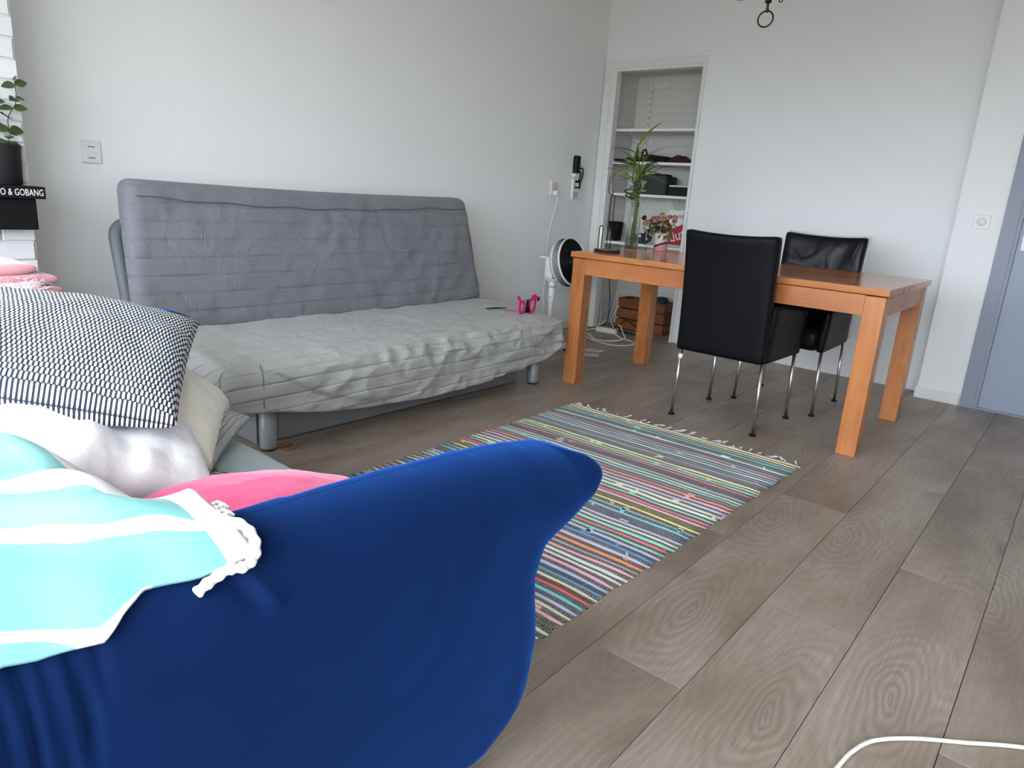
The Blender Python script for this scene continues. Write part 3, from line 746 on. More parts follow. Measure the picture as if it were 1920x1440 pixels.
def arm_fn(near):
    def fn(p, n):
        s = 1 if near else -1
        fl = .022*sstep(.30, .62, p.z)           # the arm top leans outwards
        out = -s
        # puff of the outer face
        p.y += out*.012*math.sin(math.pi*min(1, max(0, (p.z-.12)/.5)))*sstep(-.05, .3, p.x)*sstep(1.0, .7, p.x)
        # wide roll towards the top and the front edge
        yc = (AY0+AY1)/2 if near else (FY0+FY1)/2
        side = min(1, max(-1, (p.y-yc)*out/.06)); d = edge_dist(p.x, p.z)
        f = (side+1)/2; AR = .11
        dt = edge_dist(p.x, p.z, prof[3:9]); arc = AR-math.sqrt(max(0, AR*AR-max(0, AR-dt)**2)) if dt < AR else 0
        ti = max(0, 1-d/.07); p.y -= out*((arc*.92+.012*max(0, 1-d/.06)**2)*f - .02*ti*ti*(1-f))
        if near and n.y < .3:
            # gathers where the arm meets the back
            for gx, z0, z1, d in ((.152, .42, .67, .014), (.172, .40, .67, .012), (.195, .50, .67, .014), (.215, .57, .67, .010), (.133, .33, .62, .012)):
                g = gx+.02*(.66-p.z); p.y += d*math.exp(-((p.x-g)/.0055)**2)*sstep(z0, z0+.06, p.z)*sstep(z1+.02, z1-.02, p.z)
            # one long crease below the throw
            t = min(1, max(0, (.690-p.z)/.095)); cx = .362+.045*t+.010*t*t
            p.y -= .013*math.exp(-((p.x-cx)/.011)**2)*sstep(.0, .12, t)*sstep(1.0, .75, t)
            p.y += .010*math.exp(-((p.x-cx+.022)/.010)**2)*sstep(.0, .12, t)*sstep(1.0, .75, t)
        p.y += .0025*fbm(p, 7, 2)
        return p
    return fn
obj_a = link_obj('arm', soften(prism(B(), prof, 'y', AY0, AY1), .0075, 13, .5, arm_fn(True)), blue_m, bs, True)
obj_b = link_obj('arm', soften(prism(B(), [(x, z+.024*sstep(.4, .6, z)) for x, z in prof], 'y', FY0, FY1), .016, 8, .5, arm_fn(False)), blue_m, bs, True)
bpf = [(-.06, .12), (-.06, .54), (-.02, .585), (.06, .61), (.20, .61), (.28, .59), (.315, .54), (.32, .12)]
link_obj('backrest', soften(prism(B(), bpf, 'y', AY1-.05, FY0+.05), .02, 6), blue_m, bs, True)
obj('base', rbox(.2, .90, AY1-.03, FY0+.03, .13, .27, .03, .05), blue_m, bs, True)
def seat_b(p, n):
    if p.z > .38: p.z += .006*fbm(p, 4, 2)
    return p
obj('seat_cushion', rbox(.30, .925, AY1-.012, FY0+.012, .265, .425, .045, .025, seat_b), seat_m, bs, True)['label'] = 'pale blue grey seat cushion'
for lx, ly, sx, sy in ((.80, .73, 1, -1), (.80, 2.39, 1, 1), (.06, .73, -1, -1), (.06, 2.39, -1, 1)):
    obj('leg', tube(B(), [(lx+.028*sx, ly+.03*sy, 0), (lx, ly, .135)], [.012, .02], 12), teak_z, bs, True)

# cushions
def pillow(name, mat_, A, Bc, Cc, D, T, label=None, cat='cushion', group=None, wr=.006, seed=0, n=44, pinch=.05, pw=.42, parent=None):
    A, Bc, Cc, D = map(Vector, (A, Bc, Cc, D)); nrm = ((Bc-A).cross(D-A)).normalized()
    if nrm.z < 0: nrm = -nrm
    bm = B(); lay = bm.loops.layers.uv.new('UVMap')
    def P(i, j, s):
        u, v = i/n*2-1, j/n*2-1
        cu = u*(1-pinch*(1-v*v)*abs(u)); cv = v*(1-pinch*(1-u*u)*abs(v))
        a, b = (cu+1)/2, (cv+1)/2
        p = A*(1-a)*(1-b)+Bc*a*(1-b)+Cc*a*b+D*(1-a)*b
        k = max(0, (1-u*u))**pw*max(0, (1-v*v))**pw
        q = Vector((u*1.3+seed, v*1.3, seed*.7))
        w = wr*(fbm(q, 1.6, 3)*1.2+.7*noise.noise(Vector((u*3+seed, v*9, 1)))*(abs(u)**3)+.7*noise.noise(Vector((u*9, v*3+seed, 4)))*(abs(v)**3))
        return p+nrm*(s*T*k + w*k**.3)
    top = {}; bot = {}
    for i in range(n+1):
        for j in range(n+1):
            top[i, j] = bm.verts.new(P(i, j, 1))
            bot[i, j] = top[i, j] if i in (0, n) or j in (0, n) else bm.verts.new(P(i, j, -1))
    for d_, fl_ in ((top, 0), (bot, 1)):
        for i in range(n):
            for j in range(n):
                ks = [(i, j), (i+1, j), (i+1, j+1), (i, j+1)]
                if fl_: ks = ks[::-1]
                try: f = bm.faces.new([d_[k] for k in ks])
                except ValueError: continue
                for l, (a, b) in zip(f.loops, ks): l[lay].uv = (a/n, b/n)
    o = obj(name, bm, mat_, None, True)
    return tag(o, label, cat, group)
pillow('throw_cushion', dash_m, (.600, 1.315, .612), (.18, 1.60, .715), (.44, 2.00, .785), (.885, 1.775, .712), .085, 'black and white dash patterned cushion on top of the pillow pile', pinch=.03, seed=1, pw=.38, n=60)
pillow('bed_pillow', white_cl, (.660, 1.285, .475), (.84, 1.80, .50), (.22, 1.95, .56), (.18, 1.26, .56), .115, 'white cotton pillow under the dash patterned cushion', 'pillow', wr=.022, seed=5)
pillow('bed_pillow', cream_cl, (.71, 1.40, .465), (.955, 1.76, .48), (.62, 2.0, .66), (.42, 1.56, .64), .105, 'cream cotton pillow tucked behind the white pillow', 'pillow', wr=.010, seed=9)
pillow('throw_cushion', dash_m, (.955, 1.655, .470), (.70, 1.40, .445), (.40, 1.72, .47), (.72, 2.02, .49), .055, 'black and white dash patterned cushion squashed under the cream pillow', seed=3)
pillow('throw_cushion', pink_m, (.39, 1.20, .500), (.745, 1.225, .470), (.90, .86, .500), (.40, .86, .570), .080, 'pink velvet cushion on the blue sofa seat', seed=12, wr=.004, n=48)
pillow('fluffy_cushion', fur_m, (.20, 2.02, .45), (.70, 2.02, .45), (.665, 2.195, .785), (.15, 2.195, .785), .06, 'pale pink fluffy cushion under the folded pink throw', seed=15)
fc = bpy.data.objects['fluffy_cushion']
bm = B(); rf = random.Random(5)
for v in fc.data.vertices:
    for _ in range(2):
        p = v.co+Vector((rf.uniform(-.008, .008),)*3); d = (v.normal+Vector((rf.uniform(-1, 1), rf.uniform(-1, 1), rf.uniform(-1, .6)))*.9).normalized(); s = d.orthogonal().normalized()*.0012; L = rf.uniform(.012, .03)
        a, b, c = bm.verts.new(p-s), bm.verts.new(p+s), bm.verts.new(p+d*L); bm.faces.new((a, b, c))
tag(obj('fur', bm, fur_m, fc), kind='stuff')
# patterned cloth under the pillows
def cloth_fn(u, v):
    x = .36+u*.41; y = 1.24+v*.5; return Vector((x+.02*math.sin(v*9), y+.02*math.sin(u*11), .437+.012*fbm(Vector((u*3, v*3, 1)), 1.6)+.02*sstep(.3, 0, u)))
o = obj('patterned_cloth', grid(30, 30, cloth_fn), swirl_m, None, True); solidify(o, .012, 0); tag(o, 'black cloth with white swirl print under the pillows', 'cloth')
# folded pink throw lying on the far arm
pth = []
for k in range(4):
    z = .700+k*.033; pth += [(.12, z), (.60+.015*(k % 2), z)] if k % 2 == 0 else [(.66, z-.004), (.12, z)]
def fold_strip(name, zc, x1, y0, y1, th, par):
    pts = [(-.05, zc-th), (.40, zc-th), (x1-.02, zc-th), (x1+.012, zc-th*.55), (x1+.02, zc+th*.1), (x1+.008, zc+th*.7), (x1-.03, zc+th), (.3, zc+th*1.05), (-.05, zc+th)]
    bm = B(); prism(bm, pts, 'y', y0, y1)
    me = soften(bm, .008, 5, .5, lambda p, n: p+Vector((0, .004*fbm(p, 9, 2), .004*fbm(p+Vector((4, 4, 4)), 5, 2))))
    return link_obj(name, me, pinkwool_m, par, True)
pt = thing('folded_throw', 'folded soft pink throw lying on the far sofa arm', 'throw', (.4, 2.33, .70))
for k, (zc, x1, yo) in enumerate(((.714, .690, 0), (.745, .715, .004), (.777, .705, .0), (.808, .655, .006))):
    fold_strip('fold', zc, x1, 2.235+yo, 2.45, .0155, pt)

# aqua throw over the back and the near arm
zl_tab = [(.0, .648), (.145, .648), (.17, .642), (.225, .638), (.25, .652), (.277, .660), (.323, .657), (.40, .655)]
def yarc(z): return .765-math.sqrt(max(0, .0121-max(0, z-.562)**2))*.92-.009
def throw_fn(u, v):
    x = -.14+u*(.535-.055*sstep(.45, .8, v)) + .010*math.sin(v*9+1)*u
    zl = interp(zl_tab, x)
    z1 = .668-(.668-zl)*.4
    P = [(yarc(zl)-.004, zl), (yarc(z1)-.004, z1), (.735, .679), (.775, .687), (.84, .695), (.93, .696), (1.05, .685), (1.2, .668), (1.40, .645), (1.55, .635)]
    t = v*(len(P)-1); i = min(int(t), len(P)-2); f = t-i
    y = P[i][0]+(P[i+1][0]-P[i][0])*f; z = P[i][1]+(P[i+1][1]-P[i][1])*f
    z -= sstep(.80, .90, y)*.085*sstep(.29, .40, x)         # hangs over the front of the backrest
    q = Vector((x*4, y*2.2, 0)); amp = sstep(.70, .80, y)
    d = (x*.9+(y-.63)*.75)
    fold = .010*math.sin(d*38+2.5*noise.noise(q))+.009*math.sin(d*19+1+3*noise.noise(q*.7))
    z += amp*(.016+fold*.8+.012*fbm(q, 1.3, 2)); y -= (1-amp)*(.003+.003*math.sin(x*60))
    return Vector((x, y, z))
th_ = obj('aqua_throw', grid(110, 130, throw_fn), aqua_m, None, True); solidify(th_, .007, 0)
tag(th_, 'aqua and white striped throw draped over the blue sofa', 'throw')
tm = mat('white knotted cord', (.85, .84, .80, 1), .9, bump=(160, .5, .004))
def cord(pts, r=.0065):
    bm = B(); pp = smooth_path(pts, 10); tube(bm, pp, [r*(1+.14*math.sin(i*.95)) for i in range(len(pp))], 10); return obj('fringe_cord', bm, tm, th_, True)
cord([(.385, .745, .692), (.400, .722, .687), (.404, .703, .674), (.396, .690, .660), (.380, .685, .655), (.360, .686, .658), (.338, .685, .652), (.322, .684, .645)])
cord([(.378, .735, .690), (.386, .716, .684), (.386, .700, .672), (.376, .692, .664)], .004)
for k in range(4):
    a = Vector((.384+.003*k, .742+.012*k, .697)); cord([a, a+Vector((.010, .004, -.002)), a+Vector((.017, .006*(-1)**k, -.008))], .0026)

# ------------------------------------------------------------------ mantel things
bk = thing('game_box', 'black board game box under the plant on the mantel', 'game box', (.85, 3.13, .959))
obj('lid', bbox(B(), .60, .978, 3.095, 3.197, .9595, 1.004, .002), mat('black printed card', (.006, .006, .007, 1), .5, bump=(40, .03, .002)), bk)
tmx = text_mesh('GO & GOBANG', .034, .0003)
xs = [v.co.x for v in tmx.vertices]; wtxt = max(xs)-min(xs); k_ = .152/wtxt
tmx.transform(Matrix.Translation((.970-.152-min(xs)*k_, 3.0945, .971)) @ Matrix.Rotation(R(90), 4, 'X') @ Matrix.Diagonal((k_, 1.0, 1, 1)))
link_obj('title_lettering', tmx, mat('white print', (.85, .85, .83, 1), .5, bump=(50, .02, .002)), bk)
pp_ = thing('potted_plant', 'round leaved green plant in a matt black pot on the mantel', 'plant', (.868, 3.19, 1.0045))
obj('pot', lathe(B(), [(.060, 1.0045), (.066, 1.010), (.071, 1.145), (.071, 1.150), (.064, 1.150), (.062, 1.13)], (.868, 3.19, 0), 32), mat('matt black ceramic', (.018, .018, .019, 1), .55, bump=(90, .03, .002)), pp_, True)
obj('soil', lathe(B(), [(.0005, 1.138), (.0625, 1.136)], (.868, 3.19, 0), 20), mat('potting soil', (.02, .014, .01, 1), .95, bump=(80, .8, .01)), pp_)
leaf_m = mat('dark green leaf', srgb(58, 76, 34), .45, bump=(40, .1, .003), var=(20, .25))
def leaf_mesh(L, W, m, cup=.15, n=8, name='leaf'):
    me = bpy.data.meshes.new(name); b = B(); rows = []
    for i in range(n+1):
        t = i/n; w = W*math.sin(math.pi*min(1, t**.8))**.8 if 0 < t < 1 else 0.0004; z = -cup*L*t*t
        rows.append([b.verts.new((L*t, -w, z+.25*w)), b.verts.new((L*t, 0, z)), b.verts.new((L*t, w, z+.25*w))])
    for i in range(n):
        for j in range(2): b.faces.new((rows[i][j], rows[i+1][j], rows[i+1][j+1], rows[i][j+1]))
    b.to_mesh(me); b.free(); me.materials.append(m)
    for p in me.polygons: p.use_smooth = True
    return me
rl = leaf_mesh(.040, .0145, leaf_m, .1)
rp = random.Random(11)
def mant_stem(pts, nl):
    pp = smooth_path(pts, 8); bm = B(); tube(bm, pp, .0016, 6); st = obj('stem', bm, leaf_m, pp_, True)
    for k in range(nl):
        p = pp[int((k+.6)/nl*(len(pp)-1))]
        for s in (0, 1):
            az = (k*1.4+s*math.pi+rp.uniform(-.3, .3)) if k % 2 else (s*math.pi-.25+rp.uniform(-.35, .35))
            inst('leaf', rl, pp_, Vector(p)-pp_.location, (.9*math.cos(az)+rp.uniform(-.3, .3), rp.uniform(-.35, .25), az), (rp.uniform(1.0, 1.35),)*3)
    inst('leaf', rl, pp_, Vector(pp[-1])-pp_.location, (0, -1.2, rp.random()*6), (.55,)*3)
mant_stem([(.890, 3.18, 1.14), (.905, 3.17, 1.18), (.902, 3.16, 1.24), (.930, 3.15, 1.30), (.932, 3.15, 1.37)], 7)
mant_stem([(.86, 3.18, 1.14), (.845, 3.16, 1.20), (.85, 3.15, 1.27), (.835, 3.14, 1.34)], 6)
mant_stem([(.885, 3.20, 1.14), (.91, 3.20, 1.17), (.925, 3.21, 1.19)], 2)
mant_stem([(.85, 3.20, 1.14), (.82, 3.22, 1.19), (.80, 3.22, 1.27), (.79, 3.2, 1.33)], 5)

# ------------------------------------------------------------------ wall fittings
def holes(parent, pts, r, nrm):
    for p in pts:
        M3 = Vector((0, 0, 1)).rotation_difference(Vector(nrm)).to_matrix()
        obj('socket_hole', lathe(B(), [(r, -.001), (r, .0008), (.0001, .0008)], p, 12, M3), hole_m, parent)
so = thing('wall_socket', 'cream double wall socket on the wall by the chimney', 'socket', (1.296, 3.4999, 1.153))
obj('plate', bbox(B(), 1.256, 1.336, 3.490, 3.4999, 1.104, 1.202, .005, 3), white_pl_m, so)
for zc in (1.176, 1.130):
    M3 = Vector((0, 0, 1)).rotation_difference(Vector((0, -1, 0))).to_matrix()
    ins_ = obj('socket_well', lathe(B(), [(.0195, 0), (.0195, .0016), (.0175, .0016), (.0175, .0004), (.0001, .0004)], (1.296, 3.490, zc), 28, M3), white_pl_m, so)
    holes(ins_, [(1.296+d, 3.4895, zc-.003) for d in (-.0095, 0, .0095)], .0030, (0, -1, 0))
s2 = thing('wall_socket', 'small cream socket with a white plug behind the fan', 'socket', (4.695, 3.4999, 1.165))
obj('plate', bbox(B(), 4.655, 4.735, 3.482, 3.4999, 1.11, 1.222, .005, 2), cream_pl_m, s2)
obj('insert', bbox(B(), 4.668, 4.722, 3.479, 3.483, 1.155, 1.212, .003, 2), mat('beige plastic', (.62, .54, .48, 1), .45, bump=(90, .02, .002)), s2)
obj('plug', bbox(B(), 4.675, 4.722, 3.44, 3.482, 1.112, 1.150, .006, 2), white_pl_m, s2)
bm = B(); tube(bm, smooth_path([(4.70, 3.445, 1.115), (4.705, 3.455, 1.05), (4.68, 3.47, .93), (4.66, 3.48, .80), (4.65, 3.475, .60), (4.62, 3.45, .30), (4.58, 3.4, .06), (4.55, 3.35, .006), (4.40, 3.28, .006)], 8), .0042, 7)
tag(obj('wall_cable', bm, cable_w_m, None, True), 'white cord hanging down the wall from the small socket', 'cable')
s3 = thing('charger_frame', 'white double wall frame with a black charger hanging above', 'wall frame', (5.01, 3.4999, 1.17))
bm = B()
for z0, z1 in ((1.165, 1.26), (1.09, 1.165)):
    box(bm, 4.955, 4.972, 3.484, 3.4999, z0, z1); box(bm, 5.058, 5.075, 3.484, 3.4999, z0, z1); box(bm, 4.972, 5.058, 3.484, 3.4999, z0, z0+.014); box(bm, 4.972, 5.058, 3.484, 3.4999, z1-.014, z1)
obj('frame', bm, white_pl_m, s3)
obj('blank_plate', bbox(B(), 4.972, 5.058, 3.490, 3.4995, 1.104, 1.151, .002), mat('grey plastic', (.5, .5, .48, 1), .5, bump=(90, .02, .002)), s3)
obj('torn_insert', bbox(B(), 4.990, 5.056, 3.478, 3.492, 1.182, 1.246, .004), black_m, s3)
obj('white_chip', bbox(B(), 4.975, 5.02, 3.474, 3.480, 1.195, 1.225, .003), white_pl_m, s3)
obj('adapter', bbox(B(), 4.945, 5.005, 3.462, 3.4995, 1.30, 1.44, .008, 2), black_m, s3)
obj('adapter_base', bbox(B(), 4.948, 5.000, 3.468, 3.4995, 1.272, 1.30, .004, 2), white_pl_m, s3)
bm = B(); tube(bm, smooth_path([(5.0, 3.475, 1.335), (5.045, 3.47, 1.345), (5.06, 3.47, 1.32), (5.055, 3.47, 1.27), (5.04, 3.475, 1.24)], 6), .006, 8); tube(bm, smooth_path([(4.99, 3.475, 1.31), (5.02, 3.47, 1.315), (5.03, 3.47, 1.29), (5.02, 3.475, 1.245)], 6), .006, 8)
obj('loop', bm, black_m, s3, True)
dm = thing('dimmer_switch', 'white round dimmer knob on a square plate by the grey door', 'switch', (XE-.0001, .599, 1.122))
obj('plate', bbox(B(), XE-.010, XE-.0001, .558, .640, 1.083, 1.161, .003, 2), white_pl_m, dm)
M3 = Vector((0, 0, 1)).rotation_difference(Vector((-1, 0, 0))).to_matrix()
obj('knob', lathe(B(), [(.026, 0), (.025, .010), (.022, .013), (.0001, .0135)], (XE-.010, .599, 1.124), 28, M3), white_pl_m, dm, True)

# ------------------------------------------------------------------ pedestal fan
fan = thing('pedestal_fan', 'white pedestal fan with black front grille behind the table leg', 'fan', (4.33, 3.14, 0))
fx, fy = 4.315, 3.15
obj('base', lathe(B(), [(.112, 0), (.116, .006), (.112, .022), (.06, .03), (.024, .036)], (fx, fy, 0), 36), white_pl_m, fan, True)
pl_ = obj('pole', lathe(B(), [(.021, .03), (.021, .42), (.0215, .425)], (fx, fy, 0), 20), white_pl_m, fan, True)
obj('collar', lathe(B(), [(.021, .33), (.026, .335), (.026, .43), (.022, .44), (.027, .44), (.028, .475), (.024, .48)], (fx, fy, 0), 20), white_pl_m, fan, True)
obj('clamp_lever', bbox(B(), fx-.045, fx-.02, fy-.012, fy-.004, .36, .372, .003), white_pl_m, fan)
obj('motor_housing', rbox(fx-.055, fx+.055, fy-.055, fy+.06, .478, .665, .035, .014, lambda p, n: Vector((fx+(p.x-fx)*(.75+.25*sstep(.47, .53, p.z)), p.y, p.z))), white_pl_m, fan, True)
obj('rear_handle', rbox(fx-.03, fx+.03, fy+.04, fy+.125, .640, .664, .009, .01), white_pl_m, fan, True)
hd = Vector((.0, -1, .22)).normalized(); hc = Vector((fx+.010, fy-.095, .632)); HM = Vector((0, 0, 1)).rotation_difference(hd).to_matrix()
# spin so that the lathe seam is irrelevant
obj('tilt_joint', lathe(B(), [(.0005, -.055), (.036, -.05), (.040, .0), (.036, .05), (.0005, .055)], (fx+.0, fy-.045, .545), 20, Matrix.Rotation(R(90), 3, 'Y')), mat('grey plastic shade', srgb(120, 128, 138), .35, bump=(80, .02, .002)), fan, True)
obj('shell', lathe(B(), [(.045, -.075), (.10, -.065), (.150, -.035), (.170, -.008), (.175, .004), (.175, .062), (.179, .064), (.179, .074), (.171, .076), (.169, .07), (.169, .0), (.10, -.05), (.04, -.06)], hc, 48, HM), white_pl_m, fan, True)
slot = bpy.data.meshes.new('vent_slot'); b_ = B(); box(b_, -.0028, .0028, -.0012, .0012, -.024, .024); b_.to_mesh(slot); b_.free(); slot.materials.append(hole_m)
for k in range(96):
    a = 2*math.pi*k/96; loc = hc+HM @ Vector((.1752*math.cos(a), .1752*math.sin(a), .034))
    rot = (HM @ Matrix.Rotation(a+math.pi/2, 3, 'Z')).to_euler()
    inst('vent_slot', slot, fan, loc-fan.location, rot)
obj('front_dish', lathe(B(), [(.168, .066), (.10, .058), (.05, .06), (.0003, .06)], hc, 48, HM), black_m, fan, True)
for k, rr_ in enumerate((.155, .14, .125, .11, .095, .08, .065)):
    bm = B(); tube(bm, [hc+HM @ Vector((rr_*math.cos(a*math.pi/20), rr_*math.sin(a*math.pi/20), .0655+.006*(1-(rr_/.168)**2))) for a in range(40)], .0016, 5, closed=True); obj('grille_ring', bm, black_m, fan, True)
obj('hub_cap', lathe(B(), [(.045, .060), (.044, .072), (.035, .078), (.0003, .08)], hc, 32, HM), mat('gloss black plastic', (.01, .01, .011, 1), .18, bump=(20, .02, .002)), fan, True)

# ------------------------------------------------------------------ things on the table
TT = TZ+.0006
iron = mat('black wrought iron', (.014, .013, .012, 1), .5, .4, bump=(90, .12, .003))
st = thing('iron_stand', 'black iron looped stand on a round wooden base on the table', 'stand', (3.70, 2.305, TT))
sx_, sy_ = 3.70, 2.312
obj('base_rim', lathe(B(), [(.075, TT), (.078, TT+.002), (.078, TT+.015), (.072, TT+.015), (.072, TT+.004)], (sx_, sy_, 0), 36), iron, st, True)
obj('base_disc', lathe(B(), [(.0005, TT+.0045), (.0715, TT+.0045), (.0715, TT+.016), (.0005, TT+.016)], (sx_, sy_, 0), 36), mat('grey weathered wood', srgb(128, 112, 96), .7, bump=(30, .2, .004)), st, True)
def loop(cx, cy, w, z1, r, dy=1, dx=0):
    b = TT+.013; pts = [(cx-dx*w, cy+dy*w, b)]+[(cx-dx*w*math.cos(a), cy+dy*w*math.cos(a), z1-w+w*math.sin(a)) for a in [math.pi*k/12 for k in range(13)]]+[(cx+dx*w, cy-dy*w, b)]
    bm = B(); tube(bm, pts, r, 8); return bm
obj('short_loop', loop(sx_, sy_+.056, .0125, .950, .0026), iron, st, True)
obj('tall_loop', loop(sx_-.01, sy_-.012, .0125, 1.131, .0026), iron, st, True)
bm = B(); tube(bm, smooth_path([(sx_-.01, sy_+.020, 1.235), (sx_-.01, sy_+.024, 1.19), (sx_-.01, sy_+.022, 1.155), (sx_-.01, sy_+.010, 1.136), (sx_-.01, sy_-.006, 1.137), (sx_-.01, sy_-.014, 1.152)], 6), .0026, 8)
obj('hook', bm, iron, st, True)
cm_ = mat('cream candle wax', (.82, .80, .74, 1), .5, bump=(50, .03, .002))
for cxx, cyy, nm in ((sx_+.045, sy_+.050, 'taper_candle'),):
    tag(obj(nm, lathe(B(), [(.008, TT+.0162), (.008, .935), (.004, .94)], (cxx-.04, cyy+.006, 0), 14), cm_, None, True), 'slim white candle inside the short iron loop', 'candle')

# glass vase with curly bamboo
vx, vy = 4.07, 2.364
Gm = Mat('clear vase glass', (1, 1, 1, 1)); Gm.t.nodes.remove(Gm.b); o_ = Gm.t.nodes['Material Output']
g1 = Gm.n('BsdfTransparent', ins={'Color': (.93, .96, .94, 1)}); g2 = Gm.n('BsdfGlossy', ins={'Roughness': .03}); lw = Gm.n('LayerWeight', ins={'Blend': .35}); mx = Gm.n('MixShader')
Gm.t.links.new(lw.outputs['Facing'], mx.inputs[0]); Gm.t.links.new(g1.outputs[0], mx.inputs[1]); Gm.t.links.new(g2.outputs[0], mx.inputs[2]); Gm.t.links.new(mx.outputs[0], o_.inputs[0])
vase = thing('glass_vase', 'clear glass bottle vase holding curly bamboo on the table', 'vase', (vx, vy, TT))
obj('glass', lathe(B(), [(0.0005, TT), (0.0410, TT), (0.0435, TT+.004), (0.0410, TT+.19), (0.0377, TT+.225), (0.0303, TT+.25), (0.0287, TT+.275), (0.0344, TT+.285), (0.0344, TT+.30), (0.0312, TT+.30), (0.0271, TT+.275), (0.0287, TT+.25), (0.0353, TT+.225), (0.0385, TT+.19), (0.0410, TT+.008), (0.0005, TT+.006)], (vx, vy, 0), 32), Gm.m, vase, True)
Wm = mat('vase water', (.85, .92, .86, 1), .02, 0, Transmission_Weight=1.0, IOR=1.33) if False else Gm.m
obj('water', lathe(B(), [(0.0005, TT+.0065), (0.0400, TT+.0085), (0.0395, TT+.085), (0.0005, TT+.085)], (vx, vy, 0), 28), Gm.m, vase, True)
bb = thing('lucky_bamboo', 'curly green bamboo with long leaves standing in the glass vase', 'plant', (vx, vy, TT+.009))
bam = mat('bamboo stem green', srgb(78, 88, 38), .45, bump=(60, .1, .003), var=(30, .3))
bl_a = mat('bamboo leaf green', srgb(128, 146, 62), .45, bump=(60, .08, .003), var=(20, .25)); bl_b = mat('dark bamboo leaf', srgb(70, 88, 42), .45, bump=(60, .08, .003), var=(20, .25))
rb = random.Random(21)
def spiral(ph, rr_, z_top, turn):
    pts = [(vx+.006*math.cos(ph), vy+.006*math.sin(ph), TT+.012), (vx+.008*math.cos(ph), vy+.010*math.sin(ph)-.004, TT+.14), (vx+.008*math.cos(ph), vy-.010+.008*math.sin(ph), TT+.30)]
    for k in range(11):
        a = ph+k*turn*2*math.pi/10; t = k/10; r_ = rr_*math.sin(math.pi*(.12+.8*t))
        pts.append((vx+r_*math.cos(a)*.8, vy+.030*math.sin(math.pi*t)+.008+r_*math.sin(a)*.92, TT+.32+.085*t))
    pts += [(vx+.02*math.cos(ph), vy+.03*math.sin(ph)+.01, TT+.45), (vx+.012*math.cos(ph), vy+.022*math.sin(ph)+.006, z_top)]
    pp = smooth_path(pts, 6); bm = B(); tube(bm, pp, [.0062-.003*i/len(pp) for i in range(len(pp))], 7); obj('stalk', bm, bam, bb, True); return pp
LA = leaf_mesh(.16, .0115, bl_a, .55, 10); LB = leaf_mesh(.16, .0115, bl_b, .55, 10)
for ph, rr_, zt, tn, nl in ((.3, .060, TT+.58, 1.2, 9), (1.9, .064, TT+.66, 1.1, 10), (3.6, .058, TT+.52, 1.3, 8), (5.0, .048, TT+.62, 1.0, 8)):
    pp = spiral(ph, rr_, zt, tn); top = pp[-9:]
    for k in range(nl):
        p = top[int(k/nl*(len(top)-1))]; az = k*2.4+ph
        inst('leaf', LA if rb.random() < .5 else LB, bb, Vector(p)-bb.location, (rb.uniform(-.6, .6), -rb.uniform(.25, 1.15), az), (rb.uniform(.8, 1.35), rb.uniform(.8, 1.2), rb.uniform(.6, 1.3)))

# dried roses in a two tone pot
px, py = 4.33, 2.290
rpv = thing('flower_pot', 'cream and pink dipped flower pot of dried roses on the table', 'flower pot', (px, py, TT))
ptM = Mat('cream and pink glaze', (1, 1, 1, 1), .35); P_ = Mat.pos(ptM); spx = ptM.n('SeparateXYZ'); ptM.set(spx.inputs[0], P_)
dg_ = ptM.math('ADD', spx.outputs['Z'], ptM.math('MULTIPLY', spx.outputs['Y'], .42)); ref = TT+.044+py*.42
a1 = ptM.math('GREATER_THAN', dg_, ref); a2 = ptM.math('GREATER_THAN', dg_, ref-.014)
ptM.col(ptM.mix(a1, ptM.mix(a2, srgb(196, 138, 140), srgb(40, 28, 26)), srgb(206, 196, 180)))
obj('pot', lathe(B(), [(.043, TT), (.045, TT+.004), (.049, TT+.112), (.049, TT+.115), (.045, TT+.115), (.043, TT+.06)], (px, py, 0), 32), ptM.m, rpv, True)
rose_cols = [mat('faded rose %d' % i, srgb(*c), .85, bump=(120, .3, .004), var=(40, .2)) for i, c in enumerate(((186, 138, 120), (168, 112, 100), (184, 146, 112), (84, 20, 32), (132, 76, 48), (196, 154, 142)))]
def rose_mesh(m):
    me = bpy.data.meshes.new('rose'); b = B()
    for ring, (n_, r_, h_, tl) in enumerate(((3, .006, .022, .0), (5, .011, .024, .15), (6, .015, .022, .35))):
        for k in range(n_):
            a0 = 2*math.pi*(k/n_)+ring*.4; da = 2*math.pi/n_*.75; g_ = []
            for i in range(4):
                t = i/3; rad = r_*(.35+.65*math.sin(math.pi*(.12+.62*t)))*(1+tl*t*.5); z = h_*t
                g_.append([b.verts.new((rad*math.cos(a0+da*s), rad*math.sin(a0+da*s), z+(.002 if s == 0 else -.002)*t)) for s in (-.6, 0, .6)])
            for i in range(3):
                for j in range(2): b.faces.new((g_[i][j], g_[i][j+1], g_[i+1][j+1], g_[i+1][j]))
    bb_ = B(); lathe(bb_, [(.0005, -.004), (.006, 0), (.009, .008), (.006, .018), (.0005, .021)], (0, 0, 0), 8); tmp = bpy.data.meshes.new('t'); bb_.to_mesh(tmp); bb_.free(); b.from_mesh(tmp); bpy.data.meshes.remove(tmp)
    b.to_mesh(me); b.free(); me.materials.append(m)
    for p in me.polygons: p.use_smooth = True
    return me
rms = [rose_mesh(m) for m in rose_cols]
stem_m = mat('dry stem', srgb(62, 48, 30), .8, bump=(80, .2, .003)); dl = [mat('dry leaf olive', srgb(88, 84, 48), .8, bump=(60, .2, .003), var=(30, .25)), mat('dry leaf dark', srgb(48, 44, 26), .8, bump=(60, .2, .003), var=(30, .25)), mat('dry leaf pale', srgb(150, 140, 86), .8, bump=(60, .2, .003), var=(30, .25))]
dlm = [leaf_mesh(.05, .015, m, .5, 6) for m in dl]
